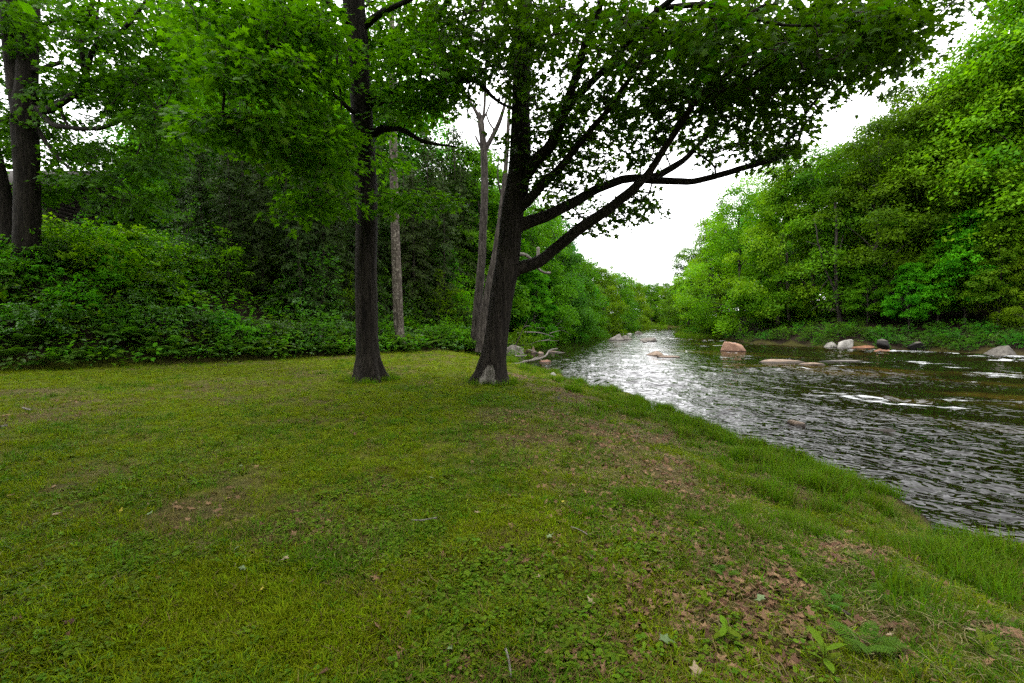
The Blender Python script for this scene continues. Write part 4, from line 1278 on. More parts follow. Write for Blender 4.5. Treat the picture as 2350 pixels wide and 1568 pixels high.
wl = ob("wall", (lambda mb: (box(mb, -9, -0.12, 0.12, 6, -2.5, 2.1), mb.mesh("wall", [M['cabin_wood']]))[1])(MB()), parent=cab)
for k in range(14):
    z0 = -0.7 + k * 0.2
    part_box("plank", wl, M['cabin_wood'], -9, -0.1, 0.06, 0.118, z0, z0 + 0.18)
    part_box("plank", wl, M['cabin_wood'], -0.118, -0.06, 0.13, 6, z0, z0 + 0.18)
part_box("corner_post", cab, M['cabin_wood'], -0.14, 0.06, -0.02, 0.14, -2.5, 2.1, bev=0.01)
for x0 in (-2.6, -5.6):
    wf = part_box("window", cab, M['cabin_trim'], x0, x0 + 1.5, 0.02, 0.055, 0.5, 1.6)
    part_box("pane", wf, M['glass'], x0 + .08, x0 + .72, 0.005, 0.018, 0.58, 1.52)
    part_box("pane", wf, M['glass'], x0 + .78, x0 + 1.42, 0.005, 0.018, 0.58, 1.52)
mb = MB()
Vr = np.array([(-10, -0.9, 1.85), (0.9, -0.9, 1.85), (0.9, 3.0, 3.9), (-10, 3.0, 3.9), (-10, 6.9, 1.85), (0.9, 6.9, 1.85)])
Vr = np.vstack([Vr, Vr + np.array([0, 0, 0.16])])
mb.add(Vr, [np.array([(0, 3, 2, 1), (3, 4, 5, 2), (6, 7, 8, 9), (9, 8, 11, 10), (0, 1, 7, 6), (4, 10, 11, 5), (1, 2, 8, 7), (2, 5, 11, 8), (0, 6, 9, 3), (3, 9, 10, 4)])])
ob("roof", mb.mesh("roof", [M['cabin_roof']]), parent=cab)
part_box("fascia", cab, M['cabin_trim'], -10, 0.88, -0.95, -0.905, 1.72, 1.98)
mb = MB()
mb.add(np.array([(-0.02, 0.13, 2.1), (-0.02, 5.9, 2.1), (-0.02, 3.0, 3.75), (-0.14, 0.13, 2.1), (-0.14, 5.9, 2.1), (-0.14, 3.0, 3.75)]), [np.array([(0, 1, 2), (3, 5, 4)]), np.array([(0, 3, 4, 1), (1, 4, 5, 2), (2, 5, 3, 0)])])
ob("gable", mb.mesh("gable", [M['cabin_wood']]), parent=cab)
for k in range(6):
    part_box("rafter", cab, M['cabin_wood'], -0.3 - k * 1.6, -0.2 - k * 1.6, -0.85, 0.05, 1.76, 1.86)

# pale timber rail on the hilltop
a_, b_ = X(265, 533, 22.5), X(352, 551, 21.5)
P = np.array([a_, (a_ + b_) / 2 + np.array([0, 0, 0.02]), b_])
mb = MB()
V, fs = tube(*resample(P, [0.07, 0.075, 0.065], 0.2), 10, True, 0.1)
mb.add(V - a_, fs)
ob("fallen_log", mb.mesh("fallen_log", [M['drift']], True), loc=a_, label="pale log lying at the top of the bank among bright leaves", cat="log")
#--SPLIT--
# ------------------------------------------------------------------ shrubs, ferns, saplings
BU = [bush(301, 1.2, 1.3, M['shrub'], 60, 20, 0.11), bush(302, 1.0, 1.0, M['shrub'], 50, 20, 0.10), bush(303, 1.3, 1.7, M['leafy_deep'], 66, 20, 0.12), bush(304, 1.1, 1.2, M['leafy'], 56, 18, 0.13)]
BM = [bush(305, 1.1, 1.1, M['backlit'], 42, 12, 0.17, MAPLE, 0.32), bush(306, 0.9, 0.9, M['backlit'], 34, 12, 0.16, MAPLE, 0.3)]
SA = [bush(307, 1.5, 3.2, M['shrub'], 80, 22, 0.12, OVAL, 0.36, True), bush(308, 1.3, 2.6, M['leafy'], 66, 22, 0.13, OVAL, 0.34, True)]
rs = np.random.default_rng(77)


def edge_pt(s, d):
    """a point d metres into the wood, s metres along its edge from the left"""
    pl = EDGE[1:8]
    sg = np.linalg.norm(np.diff(pl, axis=0), axis=1)
    cs = np.concatenate([[0], np.cumsum(sg)])
    k = min(int(np.searchsorted(cs, s, side='right')) - 1, len(sg) - 1)
    e = (pl[k + 1] - pl[k]) / sg[k]
    p0 = pl[k] + e * (s - cs[k])
    return p0 + np.array([-e[1], e[0]]) * d


ETOT = float(np.sum(np.linalg.norm(np.diff(EDGE[1:8], axis=0), axis=1)))
for k in range(34):
    s = 10 + (ETOT - 12) * (k + 0.5) / 34 + rs.normal(0, .2)
    x, y = edge_pt(s, rs.uniform(0.9, 1.8))
    place("shrub", BU[k % 4], x, y, rs.uniform(0.5, 1.05), rs.uniform(0, 6.28), "low leafy shrub in the fringe of green along the lawn's far edge", "shrub", "low shrubs along the lawn edge")
for k in range(62):
    s = 8 + (ETOT - 10) * rs.uniform()
    x, y = edge_pt(s, rs.uniform(2.0, 8.5))
    if x > -11.5 and k % 3:
        x, y = edge_pt(8 + 12 * rs.uniform(), rs.uniform(2, 9))
    place("shrub", BU[rs.integers(4)], x, y, rs.uniform(0.7, 1.15), rs.uniform(0, 6.28), "dark leafy shrub on the shaded slope behind the lawn", "shrub", "shrubs on the shaded slope")
for k in range(36):
    x0 = X(95 + 320 * (k + .5) / 36 + rs.normal(0, 6), 540, 1)
    Y = rs.uniform(17.8, 21.5)
    x, y = x0[0] * Y, Y
    place("maple_seedling", BM[k % 2], x, y, rs.uniform(0.7, 1.15), rs.uniform(0, 6.28), "young maple coloured for bright lime leaves on top of the bank by the cabin", "sapling", "bright young maples on top of the bank")
for u, Y, k, sc, lab in [(720, 21.5, 0, 1.15, "tiered shrub with pale leaf tips left of the straight maple"), (640, 22.5, 1, 1.1, "tiered shrub in the shade left of the straight maple, second over"), (900, 25.5, 0, 1.0, "leafy sapling between the straight maple and the lichened trunk"),
                         (1010, 27, 1, 1.2, "leafy sapling in the dark wood right of the lichened trunk"), (960, 26.5, 0, .9, "sapling just right of the lichened trunk's foot"), (1060, 28, 1, 1.3, "sapling at the foot of the bare snag"),
                         (520, 20.5, 1, 1.0, "leafy sapling low on the slope left of the hemlocks"), (420, 20, 0, 1.0, "leafy sapling on the slope below the bright young maples"), (800, 23, 1, 1.0, "sapling hidden behind the straight maple's left side")]:
    p0 = X(u, 733, Y)
    place("sapling", SA[k], p0[0], p0[1], sc, rs.uniform(0, 6.28), lab, "sapling")
for u, Y, sc in [(1065, 24.5, 0.75), (1050, 25.5, 0.7), (1075, 27, .9), (1180, 30, 1.1), (1205, 33, 1.2), (1240, 38, 1.3), (1265, 42, 1.3), (1190, 26, 0.7), (1030, 26, .8)]:
    p0 = X(u, 733, Y)
    place("shrub", BU[3], p0[0], p0[1], sc, rs.uniform(0, 6.28), "green shrub on the near bank around the foot of the pale trunks", "shrub", "shrubs by the pale trunks and inlet")
for k in range(26):
    u = 1560 + 420 * (k + rs.uniform()) / 26
    vw = np.interp(u, [1558, 1600, 1660, 1723, 1900], [770, 775.5, 778, 788, 798])
    p0 = G(u, vw)
    Y = p0[1] + rs.uniform(0.2, 2.8)
    p0 = X(u, 733, Y)
    place("shrub", BU[2], p0[0], p0[1], rs.uniform(.3, .85), rs.uniform(0, 6.28), "leafy shrub crowding the far waterline from the spit to the pale slabs", "shrub", "shrubs crowding the far waterline")
for k in range(36):  # dark shrubs added to stand for the shade at the far waterline
    u = 1960 + 390 * (k + rs.uniform()) / 36
    vw = np.interp(u, [1900, 2100, 2350], [798, 804, 816])
    Y = G(u, vw)[1] + rs.uniform(0.1, 2.2)
    p0 = X(u, 733, Y)
    place("shrub", BU[rs.choice([0, 2])], p0[0], p0[1], rs.uniform(.35, .7), rs.uniform(0, 6.28), "low dark shrub added for the shade on the far bank right of the pale slabs", "shrub", "low shrubs on the shaded far bank")
for u, Y, sc in [(1900, 41, 0.6), (1955, 40.5, 0.5), (1985, 39.5, 0.45), (1870, 42, .6), (2280, 32, .6), (1760, 47, .8), (1700, 52, .9), (2200, 35.5, .6), (2010, 38.7, .35)]:
    p0 = X(u, 733, Y)
    place("shrub", BU[0], p0[0], p0[1], sc, rs.uniform(0, 6.28), "small green shrub low on the far bank near the waterline", "shrub", "small shrubs on the far bank")


def frond(seed, L=0.75, n=15, arch=0.35, wid=0.20):
    r = np.random.default_rng(seed)
    mb = MB()
    tt = np.linspace(0, 1, 9)
    P = np.stack([L * tt * 0.8, 0.02 * np.sin(tt * 3), L * (0.75 * tt - 0.75 * arch * 1.9 * tt ** 2.2)], -1)
    V, fs = tube(P, np.linspace(0.004, 0.001, 9), 4, False)
    mb.add(V, fs, 0.6)
    for k in range(n):
        q = 0.16 + 0.82 * k / (n - 1)
        c_ = np.array([np.interp(q, tt, P[:, a]) for a in range(3)])
        ln = L * wid * 1.5 * (math.sin(math.pi * (q * .86 + .07)) ** 0.8) * (1.25 - q * .6)
        for sd in (-1, 1):
            d = np.array([0.55, sd * 1.0, -0.15 + r.normal(0, .08)])
            V, fs, _ = leaves(c_[None], d[None], np.array([[0, 0, 1.0]]) + r.normal(0, .12, (1, 3)), np.array([ln]),
                              (np.array([(0, -.05, 0), (0, .07, 0), (.35, .11, 0), (.75, .07, -.02), (1, 0, -.06), (.75, -.07, -.02), (.35, -.10, 0)]), [np.array([(0, 6, 2, 1), (6, 5, 3, 2), (5, 5, 4, 3)][:2]), np.array([(5, 4, 3)])]), np.array([0.5]))
            mb.add(V, fs, r.uniform(0.3, 0.8))
    return mb.mesh("frond", [M['fern']])


FRD = [frond(1), frond(2, 0.85, 17, 0.42), frond(3, 0.65, 14, 0.3)]


def fern(x, y, sc, label, group=None, n=8, lift=0.0):
    r = empty("fern", (x, y, H(x, y) + 0.01), label, "fern", group, sc=sc)
    a = rs.uniform(0, 6.28)
    for k in range(n):
        o = ob("frond", FRD[k % 3], parent=r)
        o.rotation_euler = (rs.normal(0, .15), rs.normal(-0.12 - lift, .18), a + k * 6.283 / n + rs.normal(0, .2))
    return r


for k in range(60):
    s = 11 + (ETOT - 17) * (k + rs.uniform()) / 60
    x, y = edge_pt(s, rs.uniform(0.0, 1.1))
    fern(x, y, rs.uniform(0.8, 1.35), "green fern in the fern fringe along the lawn's far edge", "ferns along the lawn edge", 8)
for (u, v, sc, lab) in [(1985, 1500, 0.42, "small bright fern lying flat in the grass near the bottom edge"), (1905, 1395, 0.25, "tiny fern among brown leaves above the bright fern"), (2010, 1375, 0.25, "tiny fern with upright fronds right of the brown leaf drift"),
                        (1660, 1325, 0.24, "tiny fern below the middle of the grassy slope")]:
    p0 = G(u, v, -0.1)
    p0 = G(u, v, H(p0[0], p0[1]))
    fern(p0[0], p0[1], sc * .62, lab, None, 5, -0.1)

# broad-leaved seedlings in the foreground
SEED_LEAF = (np.array([(0, 0, 0), (.2, .16, .03), (.5, .24, .03), (.8, .15, 0), (1, 0, -.07), (.8, -.15, 0), (.5, -.24, .03), (.2, -.16, .03), (.5, 0, -.03)]), [np.array([(0, 8, 2, 1), (8, 4, 3, 2), (0, 7, 6, 8), (8, 6, 5, 4)])])
sl_me = mesh_np("leaf", SEED_LEAF[0], SEED_LEAF[1], [M['weed']], True, {"tint": np.full(9, 0.75)})


def seedling(u, v, size, n, label):
    p0 = G(u, v, -0.1)
    p0 = G(u, v, H(p0[0], p0[1]))
    r = empty("seedling", p0, label, "seedling")
    st = MB()
    V, fs = tube([(0, 0, -.02), (0.005, 0, .06), (0, .005, .11)], [.003, .0025, .0015], 5, False)
    st.add(V, fs)
    ob("stem", st.mesh("stem", [M['weed']], True), parent=r)
    for k in range(n):
        o = ob("leaf", sl_me, parent=r, loc=(0, 0, 0.02 + 0.08 * k / n))
        o.rotation_euler = (rs.normal(0, .2), -0.25 + rs.normal(0, .35), k * 2.4 + rs.normal(0, .2))
        s = size * 0.55 * rs.uniform(0.7, 1.2)
        o.scale = (s, s, s)


for u, v, sz, n, lab in [(1890, 1530, 0.16, 7, "leafy seedling with broad bright leaves at the bottom edge"), (2255, 1505, 0.15, 6, "leafy seedling with pointed leaves near the bottom right corner"),
                         (1615, 1400, 0.11, 8, "bushy seedling with narrow leaves left of the brown leaf drift"), (1665, 1475, 0.12, 8, "bushy seedling below the leaf drift's left end"), (1290, 1060, 0.12, 6, "weed with pale leaves on the bank below the riverside maple"),
                         (1590, 1065, 0.12, 8, "leafy weed clump on the riverside slope"), (1840, 1340, 0.10, 6, "seedling at the upper end of the leaf drift"), (1500, 1190, 0.1, 6, "seedling in the middle of the grassy slope")]:
    seedling(u, v, sz, n, lab)

# ------------------------------------------------------------------ stuff scattered over the ground (grass, weeds, litter)
def scatter(name, protos, pts, rot, scl, idx_, label, seed=0):
    me = bpy.data.meshes.new(name)
    n = len(pts)
    me.vertices.add(n)
    me.vertices.foreach_set("co", np.asarray(pts, np.float32).ravel())
    a = me.attributes.new("rot", 'FLOAT_VECTOR', 'POINT')
    a.data.foreach_set("vector", np.asarray(rot, np.float32).ravel())
    a = me.attributes.new("scl", 'FLOAT', 'POINT')
    a.data.foreach_set("value", np.asarray(scl, np.float32))
    a = me.attributes.new("pick", 'INT', 'POINT')
    a.data.foreach_set("value", np.asarray(idx_, np.int32))
    o = ob(name, me, kind="stuff", label=label, cat=name.replace("_", " "))
    ng = bpy.data.node_groups.new(name, 'GeometryNodeTree')
    ng.interface.new_socket("Geometry", in_out='INPUT', socket_type='NodeSocketGeometry')
    ng.interface.new_socket("Geometry", in_out='OUTPUT', socket_type='NodeSocketGeometry')
    N = ng.nodes
    gi_, go_ = N.new("NodeGroupInput"), N.new("NodeGroupOutput")
    mtp = N.new("GeometryNodeMeshToPoints")
    iop = N.new("GeometryNodeInstanceOnPoints")
    join = N.new("GeometryNodeJoinGeometry")
    ng.links.new(gi_.outputs[0], mtp.inputs[0])
    for k, pm in enumerate(reversed(protos)):
        po = bpy.data.objects.new(name + "_piece", pm)
        oi_ = N.new("GeometryNodeObjectInfo")
        oi_.inputs["Object"].default_value = po
        oi_.inputs["As Instance"].default_value = True
        ng.links.new(oi_.outputs["Geometry"], join.inputs[0])

    def attr(nm, ty):
        x_ = N.new("GeometryNodeInputNamedAttribute")
        x_.data_type = ty
        x_.inputs["Name"].default_value = nm
        return x_.outputs["Attribute"]
    e2r = N.new("FunctionNodeEulerToRotation")
    ng.links.new(attr("rot", 'FLOAT_VECTOR'), e2r.inputs[0])
    ng.links.new(mtp.outputs[0], iop.inputs["Points"])
    ng.links.new(join.outputs[0], iop.inputs["Instance"])
    iop.inputs["Pick Instance"].default_value = True
    ng.links.new(attr("pick", 'INT'), iop.inputs["Instance Index"])
    ng.links.new(e2r.outputs[0], iop.inputs["Rotation"])
    ng.links.new(attr("scl", 'FLOAT'), iop.inputs["Scale"])
    ng.links.new(iop.outputs[0], go_.inputs[0])
    md = o.modifiers.new("scatter", 'NODES')
    md.node_group = ng
    return o


def tuft(seed, n, h0, h1, wdt, rad_, lean, mat, straw=0.0):
    r = np.random.default_rng(seed)
    mb = MB()
    Vs, Fs, Ts = [], [], []
    for k in range(n):
        a, rr_ = r.uniform(0, 6.28), rad_ * math.sqrt(r.uniform())
        b0 = np.array([math.cos(a) * rr_, math.sin(a) * rr_, -0.006])
        d = np.array([math.cos(a + r.normal(0, .7)), math.sin(a + r.normal(0, .7)), 0])
        h = r.uniform(h0, h1)
        le = lean * r.uniform(0.2, 1.4)
        sd = np.array([-d[1], d[0], 0]) * wdt * r.uniform(.6, 1.2) / 2
        m1 = b0 + d * h * le * 0.35 + np.array([0, 0, h * 0.6])
        m2 = b0 + d * h * le + np.array([0, 0, h * (1 - 0.25 * le)])
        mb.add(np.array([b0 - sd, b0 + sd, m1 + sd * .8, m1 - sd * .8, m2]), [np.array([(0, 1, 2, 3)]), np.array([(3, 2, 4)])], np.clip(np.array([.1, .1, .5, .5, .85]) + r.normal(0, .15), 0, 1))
    return mb.mesh("tuft", [mat])


def rosette(seed, n, size, mat, tpl=ROUND, hgt=0.02, spread=0.03):
    r = np.random.default_rng(seed)
    mb = MB()
    for k in range(n):
        a = r.uniform(0, 6.28)
        q = np.array([math.cos(a), math.sin(a), 0]) * spread * r.uniform(.2, 1) + np.array([0, 0, hgt * r.uniform(.4, 1.2)])
        V, fs, tn = leaves(q[None], np.array([[math.cos(a), math.sin(a), r.normal(0, .15)]]), np.array([[0, 0, 1.0]]) + r.normal(0, .25, (1, 3)), np.array([size * r.uniform(.6, 1.2)]), tpl, np.array([r.uniform(.2, .9)]))
        mb.add(V, fs, tn)
    return mb.mesh("rosette", [mat])


def litter_piece(seed, n, ln, mat):
    r = np.random.default_rng(seed)
    mb = MB()
    for k in range(n):
        a = r.uniform(0, 6.28)
        d = np.array([math.cos(a), math.sin(a), 0])
        l = ln * r.uniform(.4, 1)
        sd = np.array([-d[1], d[0], 0]) * 0.0016
        o_ = np.array([r.normal(0, ln * .5), r.normal(0, ln * .5), 0.006 + 0.02 * r.uniform()])
        bend = np.array([-d[1], d[0], 0]) * l * r.normal(0, .15) + np.array([0, 0, .012 * r.uniform()])
        mb.add(np.array([o_ - d * l / 2 - sd, o_ - d * l / 2 + sd, o_ + bend + sd, o_ + bend - sd, o_ + d * l / 2 + sd * .4, o_ + d * l / 2 - sd * .4]), [np.array([(0, 1, 2, 3), (3, 2, 4, 5)])], r.uniform(0, 1))
    return mb.mesh("straw", [mat])


def curl_leaf(seed, mat):
    r = np.random.default_rng(seed)
    V = MAPLE[0].copy()
    V[:, :2] += r.normal(0, .05, (len(V), 2))
    V[:, 2] += 0.5 * r.uniform(.4, 1) * (V[:, 0] - .35) ** 2 * r.choice([1, 1, -.4]) + 0.5 * r.uniform(.1, 1) * V[:, 1] ** 2 + r.normal(0, .03, len(V))
    V[:, 0] -= 0.4
    V[:, 1] *= r.uniform(.6, 1)
    return mesh_np("fallen_leaf", V, MAPLE[1], [mat], False, {"tint": np.clip(np.full(len(V), r.uniform(.1, .9)) + r.normal(0, .1, len(V)), 0, 1)})


def polar_pts(n, r0, r1, amax=53, power=0.0):
    """points spread evenly over the picture: as many per octave of distance"""
    a = np.radians(rs.uniform(-amax, amax, n))
    e = rs.uniform(0, 1, n)
    r = r0 * (r1 / r0) ** (e ** (1 + power))
    return np.sin(a) * r, np.cos(a) * r, r


def lawn_filter(x, y):
    z, iw, dl_, dr_, rt_, hl_, de_ = height(x, y, True)
    return z + 0.0, ~iw & ~rt_, dl_, hl_, de_


NB = lambda x, y, sc, s: n2(x, y, sc, s)
# short lawn grass
x, y, r = polar_pts(105000, 1.5, 27)
z, land, dl_, hl_, de_ = lawn_filter(x, y)
lm = litter_mask(x, y, dl_)
bareN = NB(x, y, 0.55, 31) * 0.8 + NB(x, y, 1.9, 33) * 0.5
dens = (0.72 - 1.0 * np.clip(bareN, -.3, 1) + 0.45 * NB(x, y, 2.2, 44) + 0.3 * sstep(6, 12, r)) * (1 - 0.9 * lm) * (1 - 0.35 * (dl_ < 3.4))
ok = land & (~hl_ | (de_ < 0.35)) & (dl_ > 0.7) & (rs.uniform(0, 1, len(x)) < dens)
x, y, z, r, bareN = x[ok], y[ok], z[ok], r[ok], bareN[ok]
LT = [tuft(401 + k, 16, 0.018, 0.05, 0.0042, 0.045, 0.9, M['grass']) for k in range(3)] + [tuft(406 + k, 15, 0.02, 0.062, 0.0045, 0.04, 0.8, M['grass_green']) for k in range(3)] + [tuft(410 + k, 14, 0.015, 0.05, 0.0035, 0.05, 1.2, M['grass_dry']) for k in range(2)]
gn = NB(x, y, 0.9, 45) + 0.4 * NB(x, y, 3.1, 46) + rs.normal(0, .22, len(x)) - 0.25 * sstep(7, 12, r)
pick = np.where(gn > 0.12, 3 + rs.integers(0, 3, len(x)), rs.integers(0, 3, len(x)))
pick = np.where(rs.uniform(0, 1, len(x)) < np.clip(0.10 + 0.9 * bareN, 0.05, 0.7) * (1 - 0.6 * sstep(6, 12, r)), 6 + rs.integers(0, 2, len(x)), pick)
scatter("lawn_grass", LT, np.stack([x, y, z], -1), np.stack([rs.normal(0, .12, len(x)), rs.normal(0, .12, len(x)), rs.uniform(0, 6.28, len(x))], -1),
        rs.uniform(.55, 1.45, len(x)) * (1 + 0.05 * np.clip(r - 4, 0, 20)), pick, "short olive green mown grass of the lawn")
BT = [tuft(421 + k, 14, 0.07, 0.20, 0.0055, 0.05, 0.55, M['grass_bank']) for k in range(3)] + [tuft(424, 14, 0.06, 0.2, 0.006, 0.05, 0.7, M['grass_green']), tuft(425, 10, 0.06, 0.18, 0.004, 0.05, 1.0, M['grass_dry'])]
# longer, greener grass on the slope to the water and along its edge
x, y, r = polar_pts(110000, 1.8, 26, 54)
z, land, dl_, hl_, de_ = lawn_filter(x, y)
pn = NB(x, y, 0.8, 161) + 0.6 * NB(x, y, 2.4, 162)
lm = litter_mask(x, y, dl_)
eb = np.exp(-(dl_ / 0.7) ** 2) * (0.38 + 0.62 * sstep(-0.3, 0.25, pn))
dens = 0.8 * eb + (dl_ < 3.6) * 0.95 * sstep(0.02, 0.25, pn) * (1 - 0.75 * lm) + 0.10 * sstep(0.3, 0.6, pn) * (dl_ < 6) * (r > 3.5)
ok = land & (~hl_ | (de_ < 0.3)) & (y < 27) & (rs.uniform(0, 1, len(x)) < dens)
x, y, z, r, dl_, pn = x[ok], y[ok], z[ok], r[ok], dl_[ok], pn[ok]
hs_ = (0.22 + 0.35 * np.exp(-(dl_ / 0.9) ** 2) + 0.85 * np.clip(pn, -0.12, .9)) * rs.uniform(.5, 1.25, len(x))
CLP = []
for k in range(150):
    a_ = rs.uniform(0, 1)
    s_i = rs.integers(4, 15)
    q_ = LB[s_i] * (1 - a_) + LB[s_i + 1] * a_
    off = abs(rs.normal(0, 1.1)) - 0.15
    e_ = LB[s_i + 1] - LB[s_i]
    nn_ = np.array([-e_[1], e_[0]]) / np.linalg.norm(e_)
    c_ = q_ + nn_ * off
    m_ = int(rs.uniform(14, 60))
    rr_ = rs.uniform(.12, .38)
    CLP.append(np.concatenate([c_ + rs.normal(0, rr_ * .55, (m_, 2)), np.full((m_, 1), rs.uniform(.7, 1.5))], 1))
CLP = np.concatenate(CLP)
zc_, ok_, _, _, _ = lawn_filter(CLP[:, 0], CLP[:, 1])
CLP, zc_ = CLP[zc_ > WZ - .05], zc_[zc_ > WZ - .05]
x, y, z, hs_ = np.concatenate([x, CLP[:, 0]]), np.concatenate([y, CLP[:, 1]]), np.concatenate([z, zc_]), np.concatenate([hs_, CLP[:, 2] * rs.uniform(.7, 1.1, len(CLP))])
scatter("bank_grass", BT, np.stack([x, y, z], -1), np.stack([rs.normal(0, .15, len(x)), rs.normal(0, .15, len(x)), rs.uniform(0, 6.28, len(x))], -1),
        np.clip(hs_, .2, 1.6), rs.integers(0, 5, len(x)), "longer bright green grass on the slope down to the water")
# grass round tree feet, on the far spit and by the inlet
Q = []
for (cx, cy_, ra, n) in [(bA[0], bA[1], 0.75, 260), (bB[0], bB[1], 0.7, 200), (gB[0], gB[1], 0.9, 420), (sB[0] + .3, sB[1], 1.0, 420)]:
    a, q = rs.uniform(0, 6.28, n), ra * rs.uniform(.42, 1, n)
    Q.append(np.stack([cx + np.cos(a) * q, cy_ + np.sin(a) * q, np.ones(n)], -1))
for (u0, u1, v0, v1, n, s) in [(1552, 1690, 760, 775, 2600, 4.0), (1400, 1530, 749.5, 752, 1200, 5), (1352, 1400, 768, 770, 240, 3), (1160, 1186, 818, 836, 420, 1.6), (1190, 1235, 783, 797, 500, 2.0), (1150, 1190, 800, 815, 300, 1.6)]:
    u, v = rs.uniform(u0, u1, n), rs.uniform(v0, v1, n)
    pp = np.array([G(a, b_, -0.45) for a, b_ in zip(u, v)])
    Q.append(np.stack([pp[:, 0], pp[:, 1], np.full(n, s)], -1))
Q = np.concatenate(Q)
zq = np.maximum(height(Q[:, 0], Q[:, 1]), WZ - 0.02)
scatter("tall_grass", BT, np.stack([Q[:, 0], Q[:, 1], zq], -1), np.stack([rs.normal(0, .15, len(Q)), rs.normal(0, .15, len(Q)), rs.uniform(0, 6.28, len(Q))], -1),
        Q[:, 2] * rs.uniform(.6, 1.25, len(Q)), rs.integers(0, 5, len(Q)), "tall green grass around tree feet and on the river spits")
# round-leaved weeds
x, y, r = polar_pts(36000, 1.5, 11)
z, land, dl_, hl_, de_ = lawn_filter(x, y)
dens = (1 - .8 * litter_mask(x, y, dl_)) * np.clip(0.35 + 1.5 * NB(x, y, 0.8, 71) + 0.4 * NB(x, y, 3.0, 72), 0, 1) * np.where(x < 1.2, 1, .5)
ok = land & ~hl_ & (dl_ > 0.6) & (rs.uniform(0, 1, len(x)) < dens)
x, y, z = x[ok], y[ok], z[ok]
RT = [rosette(441, 5, 0.026, M['weed']), rosette(442, 7, 0.021, M['weed']), rosette(443, 3, 0.034, M['weed']), rosette(444, 6, 0.04, M['weed'], OVAL, 0.03, 0.02), rosette(445, 9, 0.016, M['weed'])]
scatter("lawn_weeds", RT, np.stack([x, y, z + .01], -1), np.stack([rs.normal(0, .15, len(x)), rs.normal(0, .15, len(x)), rs.uniform(0, 6.28, len(x))], -1),
        rs.uniform(.5, 1.15, len(x)), rs.choice(5, len(x), p=[.3, .25, .15, .12, .18]), "small round-leaved weeds and clover in the lawn")
# cut straw and brown leaf bits
x, y, r = polar_pts(20000, 1.5, 15)
z, land, dl_, hl_, de_ = lawn_filter(x, y)
dens = np.clip(0.18 + 0.9 * NB(x, y, 0.6, 81) + 0.6 * (np.exp(-((dl_ - 2.0) / 1.3) ** 2)), 0, 1) * .4
ok = land & ~hl_ & (dl_ > 0.3) & (rs.uniform(0, 1, len(x)) < dens)
x, y, z = x[ok], y[ok], z[ok]
scatter("cut_straw", [litter_piece(461 + k, 9, 0.11, M['straw']) for k in range(3)], np.stack([x, y, z + .004], -1), np.stack([rs.normal(0, .08, len(x)), rs.normal(0, .08, len(x)), rs.uniform(0, 6.28, len(x))], -1),
        rs.uniform(.5, 1.2, len(x)), rs.integers(0, 3, len(x)), "thin pale straw and mown stalks lying in the grass")
CL = [curl_leaf(481 + k, M['dead']) for k in range(5)]
x, y, r = polar_pts(45000, 1.5, 15)
z, land, dl_, hl_, de_ = lawn_filter(x, y)
dens = 0.012 + 0.95 * litter_mask(x, y, dl_) + 0.35 * sstep(.25, .55, NB(x, y, 0.55, 31) * .8 + NB(x, y, 1.9, 33) * .5)
ok = land & ~hl_ & (dl_ > 0.5) & (rs.uniform(0, 1, len(x)) < dens)
x, y, z = x[ok], y[ok], z[ok]
scatter("leaf_litter", CL, np.stack([x, y, z + .018], -1), np.stack([rs.normal(0, .4, len(x)), rs.normal(0, .4, len(x)), rs.uniform(0, 6.28, len(x))], -1),
        rs.uniform(.022, .068, len(x)), rs.integers(0, 5, len(x)), "drift of small brown dead leaves on the slope and lawn")
# green cover on the shaded slope and the far bank
x, y = rs.uniform(-34, 3, 26000), rs.uniform(4, 42, 26000)
z, land, dl_, hl_, de_ = lawn_filter(x, y)
ok = land & hl_ & (rs.uniform(0, 1, len(x)) < 1.1 * np.exp(-np.maximum(de_ - 1.5, 0) / np.where(x < -12.5, 9, 2.0))) & (de_ < 16)
x, y, z = x[ok], y[ok], z[ok]
GC = [rosette(501 + k, 14, 0.13, M['shrub'], OVAL, 0.22, 0.22) for k in range(3)] + [rosette(505, 12, 0.15, M['leafy'], OVAL, .3, .2)]
scatter("ground_cover", GC, np.stack([x, y, z], -1), np.stack([rs.normal(0, .2, len(x)), rs.normal(0, .2, len(x)), rs.uniform(0, 6.28, len(x))], -1), rs.uniform(.9, 1.7, len(x)), rs.integers(0, 4, len(x)), "dense green undergrowth covering the shaded slope")
x, y = rs.uniform(14, 60, 26000), rs.uniform(24, 80, 26000)
z, iw, _, dr_, rt_, _, _ = height(x, y, True)
ok = rt_ & (dr_ > .5) & (dr_ < 9) & (rs.uniform(0, 1, len(x)) < np.clip(.3 + 1.1 * NB(x, y, .25, 88), 0.08, .8))
x, y, z = x[ok], y[ok], z[ok]
scatter("bank_cover", GC, np.stack([x, y, z], -1), np.stack([rs.normal(0, .2, len(x)), rs.normal(0, .2, len(x)), rs.uniform(0, 6.28, len(x))], -1), rs.uniform(.6, 1.4, len(x)), rs.integers(0, 4, len(x)), "patchy low green plants on the far bank floor")

#--SPLIT--
# ------------------------------------------------------------------ rocks
def icosphere(sub_):
    import bmesh
    bm = bmesh.new()
    bmesh.ops.create_icosphere(bm, subdivisions=sub_, radius=1)
    V = np.array([v.co[:] for v in bm.verts])
    Fc = np.array([[v.index for v in f.verts] for f in bm.faces])
    bm.free()
    return V, Fc


ICO = icosphere(4)


